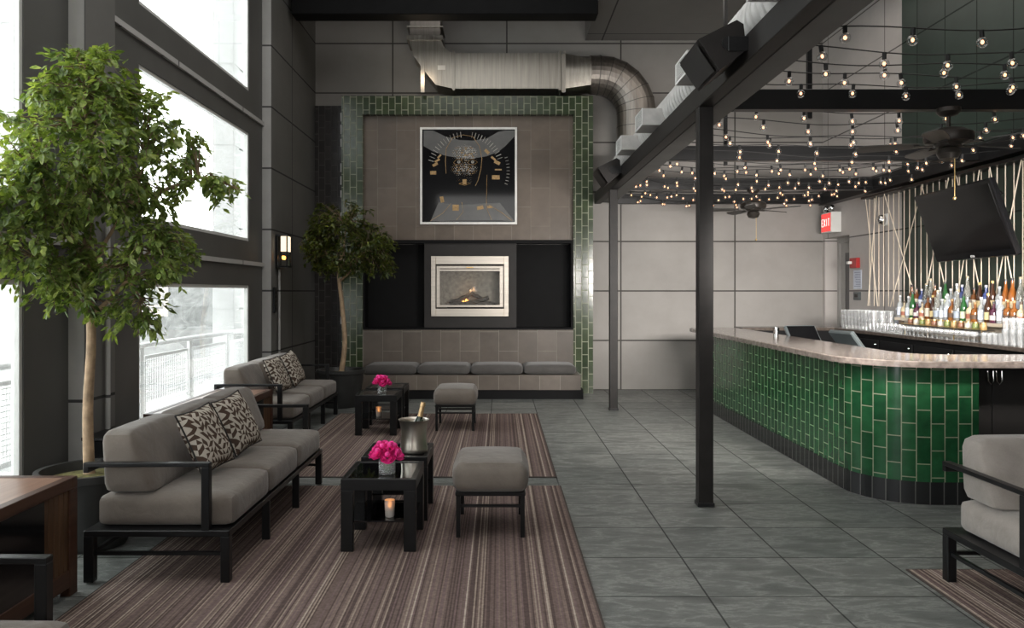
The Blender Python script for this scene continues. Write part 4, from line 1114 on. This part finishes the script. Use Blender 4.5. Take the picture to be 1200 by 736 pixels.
sofa('taupe cushioned sofa at the right edge with its back to the bar', (2.45,4.36,RZ), -PI/2, 2.26, 'fabric_lit')
sofa('sofa at the lower left corner of which only an arm and seat tip show', (-2.285,.55,RZ), 0)
# throw pillows
def pillow(lb, loc, rx, first=[None]):
    if first[0] is None:
        b = MB(); n = 16; vs = []; S_ = .40
        for s_ in (1,-1):
            for i in range(n+1):
                for j in range(n+1):
                    u = i/n*2-1; v = j/n*2-1
                    th = .062*max(0,(1-u**4))**.6*max(0,(1-v**4))**.6
                    pin = 1-.07*(1-abs(u)**2)*abs(v)**3; pin2 = 1-.07*(1-abs(v)**2)*abs(u)**3
                    vs.append((u*S_/2*pin2, v*S_/2*pin, s_*th))
        m = (n+1)**2; fs = []
        for i in range(n):
            for j in range(n):
                a = i*(n+1)+j; q = (a, a+n+1, a+n+2, a+1); fs.append(q); fs.append(tuple(reversed([m+k_ for k_ in q])))
        b.add(vs, fs)
        t = thing('throw_pillow', lb, 'pillow', loc, 0, 'geometric throw pillows'); cov = b.build('cover', K['pillow'], t)
        e = MB(); pts = []
        for (a0, a1) in (((-1,-1),(1,-1)),((1,-1),(1,1)),((1,1),(-1,1)),((-1,1),(-1,-1))):
            for k_ in range(8):
                u = a0[0]+(a1[0]-a0[0])*k_/8; v = a0[1]+(a1[1]-a0[1])*k_/8
                pin = 1-.07*(1-abs(u)**2)*abs(v)**3; pin2 = 1-.07*(1-abs(v)**2)*abs(u)**3
                pts.append((u*S_/2*pin2, v*S_/2*pin, 0))
        pts.append(pts[0]); e.tube(pts, .006, 5); e.build('piping', K['charcoal'], t)
        first[0] = t
    else: t = dup(first[0], loc, None, lb)
    t.rotation_euler = rx; return t
# pillow leans back on the cushion: plane normal points to +X and up
def lean(tilt, yaw, spin): return (Matrix.Rotation(yaw,3,'Z') @ Matrix.Rotation(PI/2-tilt,3,'Y') @ Matrix.Rotation(spin,3,'Z')).to_euler()
pillow('brown and cream patterned pillow leaning on the near sofa, the closer one', (-1.825,4.88,.692), lean(.42,-.16,.07))
pillow('brown and cream patterned pillow leaning on the near sofa, the farther one', (-1.825,5.46,.694), lean(.42,-.16,.10))
pillow('patterned pillow on the far sofa, the closer one behind the arm', (-2.465,8.72,.682), lean(.42,-.12,.04))
pillow('patterned pillow on the far sofa, the farther one', (-2.465,9.36,.694), lean(.42,-.12,.16))
# consoles
def console(lb, loc, L_=1.63):
    t = thing('wooden_console', lb, 'console table', loc, 0, 'walnut consoles'); W = .57; H = .62
    b = MB(); b.box(.05,W-.05,.05,L_-.05,H-.035,H-.003); b.build('top_panel', K['wood_top'], t)
    b = MB(); b.box(0,W,0,.05,H-.06,H,.003); b.box(0,W,L_-.05,L_,H-.06,H,.003); b.box(0,.05,.05,L_-.05,H-.06,H,.003); b.box(W-.05,W,.05,L_-.05,H-.06,H,.003); b.build('top_frame', K['wood'], t)
    for (x, y) in ((0,0),(W-.055,0),(0,L_-.075),(W-.055,L_-.075)): MB().box(x,x+.055,y,y+.075,0,H-.06,.003).build('leg', K['wood'], t)
    b = MB()
    for x in (0, W-.05): b.box(x,x+.05,.075,L_-.075,.05,.14,.003)
    for y in (0.01, L_-.055): b.box(.055,W-.055,y,y+.045,.05,.14,.003)
    b.build('bottom_rail', K['wood'], t)
    b = MB()
    for x in (.004, W-.026): b.box(x,x+.022,.30,L_-.30,.14,H-.06)
    for y in (.02, L_-.04): b.box(.055,W-.055,y,y+.02,.14,H-.06)
    b.build('black_panel', K['black_gloss'], t)
    for x in (.012, W-.03):
        for y0 in (.075, L_-.30):
            s_ = MB()
            for i in range(5): s_.box(x,x+.022,y0+i*.045+.002,y0+i*.045+.043,.14,H-.06,.003)
            s_.build('slat_panel', K['wood_slat'], t)
    MB().box(.06,W-.06,.06,L_-.06,.06,.10).build('floor_panel', K['black'], t)
    return t
console('walnut console with black glass side at the lower left foreground', (-2.825,2.86,0), 1.34)
console('walnut console standing between the near and far sofas at the window', (-2.86,6.60-.30,0))
t = thing('black_side_cabinet', 'low black side cabinet by the pilaster behind the large tree', 'cabinet', (-2.98,5.62,0)); MB().box(0,.40,0,.46,.03,.535,.006).build('body', K['black'], t); MB().box(-.01,.42,-.01,.48,.535,.56,.004).build('lid', K['black_metal'], t)
b = MB()
for (x,y) in ((.04,.04),(.36,.04),(.04,.42),(.36,.42)): b.cyl((x,y,0), .02, 0, .03, 8)
b.build('feet', K['black'], t)
# coffee tables
def coffee(lb, loc, first=[None]):
    if first[0]: return dup(first[0], loc, 0, lb)
    t = thing('coffee_table', lb, 'coffee table', loc, 0, 'black glass topped tables'); W = .46; D = .52; H = .445; lg = .075
    for (x, y) in ((0,0),(W-lg,0),(0,D-lg),(W-lg,D-lg)): MB().box(x,x+lg,y,y+lg*.6 if y == 0 else y+lg,0,H-.07,.003).build('leg', K['black_metal'], t)
    b = MB(); b.box(0,W,0,.035,H-.07,H,.003); b.box(0,W,D-.035,D,H-.07,H,.003); b.box(0,.035,.035,D-.035,H-.07,H,.003); b.box(W-.035,W,.035,D-.035,H-.07,H,.003); b.build('apron', K['black_metal'], t)
    MB().box(.035,W-.035,.035,D-.035,H-.012,H-.004).build('glass_top', K['blackglass'], t)
    MB().box(.02,W-.02,.02,D-.02,.175,.185).build('glass_shelf', K['blackglass'], t)
    first[0] = t; return t
coffee('black glass-topped table nearest the camera holding the flower vase', (-.975,4.81,RZ))
coffee('black glass-topped table holding the champagne bucket', (-.965,5.46,RZ))
coffee('black glass-topped table far back holding the second flower vase', (-1.605,8.70,RZ))
coffee('rearmost black glass-topped table behind the second flower vase', (-1.605,9.38,RZ))
# ottomans
def ottoman(lb, loc, first=[None]):
    if first[0]: return dup(first[0], loc, 0, lb)
    t = thing('ottoman', lb, 'ottoman', loc, 0, 'cushioned ottomans'); W = .445; D = .56
    for (x,y) in ((0,0),(W-.028,0),(0,D-.028),(W-.028,D-.028)): MB().box(x,x+.028,y,y+.028,0,.27,.002).build('leg', K['black_metal'], t)
    MB().box(-.005,W+.005,-.005,D+.005,.27,.295,.004).build('seat_frame', K['black_metal'], t)
    b = MB(); b.box(.0,.018,.028,D-.028,.20,.22); b.box(W-.018,W,.028,D-.028,.20,.22); b.box(.018,W-.018,D/2-.01,D/2+.01,.20,.22); b.box(.028,W-.028,.005,.02,.195,.212); b.build('stretcher', K['black_metal'], t)
    MB().cushion(W+.04,D+.06,.175,.055,.03,16,(W/2,D/2,.295),.014).build('cushion', K['fabric'], t)
    first[0] = t; return t
ottoman('grey cushioned ottoman at the middle of the near rug', (-.285,5.09,RZ))
ottoman('grey cushioned ottoman on the far rug before the bench', (-.74,9.0,RZ))

# ------------------------------------------------------------------ table items
def vase_set(x, y, z, where):
    t = thing('glass_vase', 'short clear glass vase of pink flowers on %s' % where, 'vase', (x,y,z), 0)
    MB().lathe([(.050,0),(.052,.004),(.054,.125),(.051,.125),(.049,.012),(.001,.012)], 20).build('glass_body', K['tumbler'], t)
    MB().cyl((0,0,0), .047, .0125, .085, 18).build('water', K['glass'], t)
    rr = random.Random(5)
    pos_ = [(0,0,.185)] + [(.048*math.cos(a), .048*math.sin(a), .168+rr.uniform(-.01,.02)) for a in [i*PI/3 for i in range(6)]] + [(.078*math.cos(a), .074*math.sin(a), .142+rr.uniform(-.01,.015)) for a in [.4+i*PI*2/7 for i in range(7)]]
    for (px, py, pz) in pos_:
        f_ = thing('pink_peony', 'hot pink blossom in the glass vase on %s' % where, 'flower', (x,y,z), 0, 'pink blossoms on %s' % where)
        b = MB(); R0 = rr.uniform(.031,.038)
        ax = Vector((px*1.6, py*1.6, .12)).normalized(); Q = Vector((0,0,1)).rotation_difference(ax).to_matrix().to_4x4()
        for ring, (cnt_, tilt, sz) in enumerate(((3,.25,.7),(5,.55,.85),(6,.95,1.0))):
            for q in range(cnt_):
                a = q*2*PI/cnt_ + ring*.5 + rr.uniform(-.2,.2)
                b.M = Matrix.Translation((px,py,pz-.02)) @ Q @ Matrix.Rotation(a,4,'Z') @ Matrix.Rotation(tilt,4,'Y')
                vs = []; n = 5
                for i in range(n):
                    for j in range(n):
                        u = i/(n-1); v = j/(n-1)*2-1
                        wd = R0*sz*.72*math.sin(PI*(.12+.76*u)); 
                        vs.append((.010+R0*.55*math.sin(u*2.4)*sz - .2*wd*v*v, wd*v, R0*1.35*u*sz - .10*R0*abs(v)*u))
                b.add(vs, [(i*n+j,(i+1)*n+j,(i+1)*n+j+1,i*n+j+1) for i in range(n-1) for j in range(n-1)])
        b.M = Matrix.Identity(4); b.ball((px,py,pz), R0*.55, 8, 6)
        b.build('petals', K['pink'], f_)
        MB().tube([(px*.25,py*.25,.02),(px*.35,py*.35,.10),(px,py,pz-.015)], .0028, 5).build('stem', K['stem'], f_)
vase_set(-.715,4.98,.4425+RZ,'the near table'); vase_set(-1.34,8.95,.4425+RZ,'the far table')
# champagne bucket
t = thing('champagne_bucket', 'flared pewter champagne bucket on the second black table', 'bucket', (-.62,5.66,.4425+RZ))
MB().lathe([(.098,0),(.103,.006),(.101,.03),(.094,.07),(.090,.115),(.092,.16),(.100,.205),(.109,.228),(.112,.233),(.105,.231),(.096,.205),(.088,.16),(.086,.03),(.001,.025)], 32).build('bucket_body', K['silver'], t, sharp=60)
t = thing('champagne_bottle', 'champagne bottle with gold foil neck leaning in the bucket', 'bottle', (-.62,5.66,.47+RZ))
Mq = Matrix.Translation((-.005,0,.0)) @ Matrix.Rotation(.22,4,'Y')
K['champ'] = plain('champagne_green_glass', (.012,.022,.010), .08, var=0); K['foil'] = plain('gold_foil', (.62,.42,.22), .35, metal=.7, var=.15, scale=40)
b = MB(); b.M = Mq; b.lathe([(.040,0),(.043,.01),(.043,.15),(.032,.20),(.018,.235),(.017,.25)], 18).build('bottle_body', K['champ'], t)
b = MB(); b.M = Mq; b.lathe([(.020,.225),(.0185,.25),(.0165,.30),(.019,.303),(.019,.318),(.016,.335),(.001,.338)], 18).build('foil', K['foil'], t)
# votives
def votive(lb, loc, first=[None]):
    if first[0]: return dup(first[0], loc, 0, lb)
    t = thing('votive_candle', lb, 'candle', loc, 0, 'lit votives')
    MB().lathe([(.026,0),(.028,.004),(.033,.105),(.031,.105),(.026,.010),(.001,.010)], 18).build('holder', K['frosted'], t)
    MB().lathe([(.0255,.0105),(.0285,.05),(.001,.052)], 14).build('wax', K['frosted'], t)
    MB().ball((0,0,.074), .013, 8, 6, 1.5).build('flame', K['flame'], t); first[0] = t; return t
votive('lit frosted votive on the shelf of the near table', (-.69,4.92,.1865+RZ)); votive('lit frosted votive on the shelf of the bucket table', (-.63,5.60,.1865+RZ)); votive('lit frosted votive on the shelf of the far table', (-1.37,8.88,.1865+RZ)); votive('lit frosted votive on the shelf of the rearmost table', (-1.24,9.55,.1865+RZ))

# ------------------------------------------------------------------ trees
def tree(name, lb, loc, trunk, tr, blobs, nclust, lpc, ls, lm, limit, seed, potr, poth, limbs, bark='bark'):
    rr = random.Random(seed); u = rr.uniform
    t = thing(name, lb, 'tree', loc, 0)
    MB().lathe([(potr*.72,0),(potr*.76,.02),(potr*.96,poth-.05),(potr*1.03,poth-.045),(potr*1.04,poth),(potr*.93,poth),(potr*.90,poth-.06),(.001,poth-.06)], 36).build('pot', K['pot'], t)
    MB().lathe([(potr*.895,poth-.06),(potr*.6,poth-.045),(.001,poth-.03)], 24).build('soil', K['soil'], t)
    b = MB(); P = [Vector(p) for p in trunk]
    # smooth trunk
    def cr(pts, n=6):
        o_ = []
        for i in range(len(pts)-1):
            p0, p1, p2, p3 = pts[max(i-1,0)], pts[i], pts[i+1], pts[min(i+2,len(pts)-1)]
            for k_ in range(n):
                s = k_/n; o_.append(.5*((2*p1)+(p2-p0)*s+(2*p0-5*p1+4*p2-p3)*s*s+(3*p1-p0-3*p2+p3)*s**3))
        o_.append(pts[-1]); return o_
    TP = cr(P); m = len(TP)
    b.tube(TP, [tr*(1.25 if i == 0 else 1)*(1-.45*i/m) for i in range(m)], 12)
    skel = []
    for li in limbs:
        Q = cr([Vector(p) for p in li], 5); n = len(Q)
        b.tube(Q, [tr*.50*(1-.75*i/n) for i in range(n)], 8); skel += Q[3:]
    b.build('trunk', K[bark], t, sharp=60)
    skel += TP[-4:]
    tw = MB(); lf = MB(); tot = sum(w for (_,_,w) in blobs)
    for ci in range(nclust):
        x = u(0, tot); 
        for (c, r, w) in blobs:
            x -= w
            if x <= 0: break
        while True:
            d = Vector((u(-1,1),u(-1,1),u(-1,1)))
            if .12 < d.length < 1: break
        d = d.normalized()*(d.length**.55)
        p = Vector((c[0]+d.x*r[0], c[1]+d.y*r[1], c[2]+d.z*r[2]))
        if not limit(p): continue
        q = min(skel, key=lambda s: (s-p).length)
        mid = q.lerp(p,.55) + Vector((u(-.03,.03),u(-.03,.03),u(0,.05)))
        outd = (p - Vector(c)); outd.z *= .3
        outd = outd.normalized() if outd.length > 1e-3 else Vector((1,0,0))
        e = p + outd*u(.04,.10) + Vector((0,0,-u(.03,.10)))
        if (p-q).length < .75: tw.tube([q, mid, p, e], [.0055,.004,.0028,.0012], 4, False)
        for k_ in range(lpc):
            s = u(0,1); base = p.lerp(e, s) if R() < .6 else mid.lerp(p, u(.3,1))
            base = base + Vector((u(-.03,.03),u(-.03,.03),u(-.03,.03)))
            dr = (outd*u(.1,.8) + Vector((u(-.8,.8),u(-.8,.8),u(-.9,.25)))).normalized()
            Ln = ls*u(.7,1.25); Wd = Ln*.24
            if not limit(base + dr*Ln): continue
            up = (Vector((0,0,1)) + Vector((u(-.7,.7),u(-.7,.7),0))); sd = dr.cross(up)
            if sd.length < 1e-3: continue
            sd.normalize(); nn = sd.cross(dr)
            f0 = base; f1 = base+dr*Ln*.35+sd*Wd+nn*.12*Wd; f2 = base+dr*Ln*.72+sd*Wd*.72+nn*.05*Wd-nn*.1*Ln; f3 = base+dr*Ln-nn*.16*Ln
            f4 = base+dr*Ln*.72-sd*Wd*.72+nn*.05*Wd-nn*.1*Ln; f5 = base+dr*Ln*.35-sd*Wd+nn*.12*Wd; mc = base+dr*Ln*.4-nn*.25*Wd
            lf.add([f0,f1,f2,f3,f4,f5,mc], [(0,1,6),(1,2,3,6),(0,6,5),(6,3,4,5)])
    tw.build('twigs', K['twig'], t)
    lf.build('foliage', K[lm], t, smooth=False)
    return t
X0, Y0 = -2.61, 5.0
def LP(px, py, Y): return ((px-586)/F*Y - X0, Y - Y0, 1.6-(py-342)/F*Y)
tree('potted_ficus_tree', 'large potted ficus tree with pale trunk behind the near sofa', (X0,Y0,0),
     [(0,0,.42), LP(103,480,5.0), LP(107,400,5.0), LP(104,330,5.0), LP(100,290,4.98), LP(112,230,4.9)], .034,
     [(LP(105,175,4.85),(.46,.46,.48),30),(LP(50,190,4.75),(.30,.38,.42),13),(LP(165,175,4.95),(.30,.42,.40),13),(LP(110,105,4.85),(.28,.32,.24),9),(LP(38,285,4.7),(.24,.28,.24),7),
      (LP(185,285,4.95),(.22,.24,.14),5),(LP(140,310,4.9),(.36,.3,.14),8),(LP(85,345,4.9),(.13,.14,.12),2.6),(LP(160,355,5.0),(.14,.14,.14),2.8),(LP(235,215,4.95),(.15,.10,.07),2.2),(LP(268,222,4.95),(.09,.07,.07),1.4),
      (LP(205,170,4.95),(.12,.2,.18),2.6),(LP(95,72,4.9),(.06,.06,.09),.8),(LP(65,320,4.75),(.18,.2,.12),3)],
     600, 16, .062, 'leaf', lambda p: p.x + X0 > -3.06, 11, .30, .48,
     [[LP(104,330,5.0),LP(120,290,5.0),LP(150,240,5.0),LP(170,190,5.0)],[LP(101,300,4.98),LP(75,260,4.85),LP(50,210,4.75)],[LP(103,300,4.98),LP(105,230,4.9),LP(100,130,4.85),LP(97,75,4.9)],
      [LP(108,310,5.0),LP(150,310,4.95),LP(190,285,4.95)],[LP(108,370,5.0),LP(135,345,5.02),LP(150,330,5.02),LP(165,350,5.02)],[LP(101,330,5.0),LP(80,325,4.85),LP(55,310,4.75)],[LP(150,240,5.0),LP(200,220,5.0),LP(240,208,4.98),LP(280,222,4.95)],[LP(105,330,5.0),LP(95,335,4.95),LP(85,345,4.92)]])
X0, Y0 = -2.22, 11.0
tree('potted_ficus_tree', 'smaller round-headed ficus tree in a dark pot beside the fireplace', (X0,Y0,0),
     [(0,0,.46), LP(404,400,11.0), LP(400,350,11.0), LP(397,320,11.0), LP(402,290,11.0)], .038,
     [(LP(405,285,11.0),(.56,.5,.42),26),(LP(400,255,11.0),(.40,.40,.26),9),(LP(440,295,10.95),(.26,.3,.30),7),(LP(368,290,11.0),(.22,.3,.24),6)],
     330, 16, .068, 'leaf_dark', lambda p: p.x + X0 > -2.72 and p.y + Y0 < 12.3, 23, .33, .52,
     [[LP(397,320,11.0),LP(385,300,11.0),LP(372,285,11.0)],[LP(398,318,11.0),LP(420,300,10.95),LP(440,290,10.9)],[LP(402,300,11.0),LP(405,265,11.0)],[LP(398,330,11.0),LP(415,312,11.2),LP(425,285,11.3)]])

# ------------------------------------------------------------------ camera
cam = bpy.data.cameras.new('camera'); co = bpy.data.objects.new('camera', cam); C.objects.link(co)
co.location = (0,0,1.6); co.rotation_euler = (PI/2,0,0)
cam.sensor_width = 36; cam.sensor_fit = 'HORIZONTAL'; cam.lens = F/1200*36
cam.shift_x = (600-586)/1200; cam.shift_y = -(368-342)/1200
cam.clip_start = .05; cam.clip_end = 600
sc.camera = co

# ------------------------------------------------------------------ light
w = bpy.data.worlds.new('world'); sc.world = w; w.use_nodes = True
bg = w.node_tree.nodes['Background']; bg.inputs[0].default_value = (.97,.985,1.0,1); bg.inputs[1].default_value = 5.5
def area(name, loc, rot, sx, sy, e, c=(1,1,1), portal=False, spread=None):
    l = bpy.data.lights.new(name, 'AREA'); l.shape = 'RECTANGLE'; l.size = sx; l.size_y = sy; l.energy = e; l.color = c
    if spread: l.spread = spread
    if portal: l.cycles.is_portal = True
    o = bpy.data.objects.new(name, l); C.objects.link(o); o.location = loc; o.rotation_euler = rot; return o
area('lounge_fill', (-.6,5.0,7.1), (0,0,0), 3.2, 9.0, 150, (1,.985,.96))  # added fill lamp under the ceiling, no real skylight there
area('bar_top_fill', (3.4,8.0,5.6), (0,0,0), 2.6, 7.0, 60, (1,.93,.86))  # added warm fill from above the bar, not a fitted lamp
area('camera_side_fill', (.8,-2.9,3.0), (PI/2,0,0), 6.0, 4.0, 110, (1,.98,.95))  # unseen fill lamp added behind the camera
area('back_wall_fill', (3.3,5.0,1.95), (math.radians(80),0,0), 2.6, .5, 125, (1,.95,.90), spread=math.radians(85))  # unseen fill lamp added to brighten the back wall below the pergola
def point(loc, e, c, r=.05):
    l = bpy.data.lights.new('lamp', 'POINT'); l.energy = e; l.color = c; l.shadow_soft_size = r
    o = bpy.data.objects.new('lamp', l); C.objects.link(o); o.location = loc
point((-1.2,11.9,4.95), 3, (1,.80,.58), .1)
point((-.4775,12.52,1.62), .5, (1,.55,.25), .04)
sc.view_settings.view_transform = 'Standard'
sc.view_settings.look = 'None'
sc.view_settings.exposure = 0.3
sc.cycles.max_bounces = 8; sc.cycles.transparent_max_bounces = 24
sc.cycles.use_denoising = True
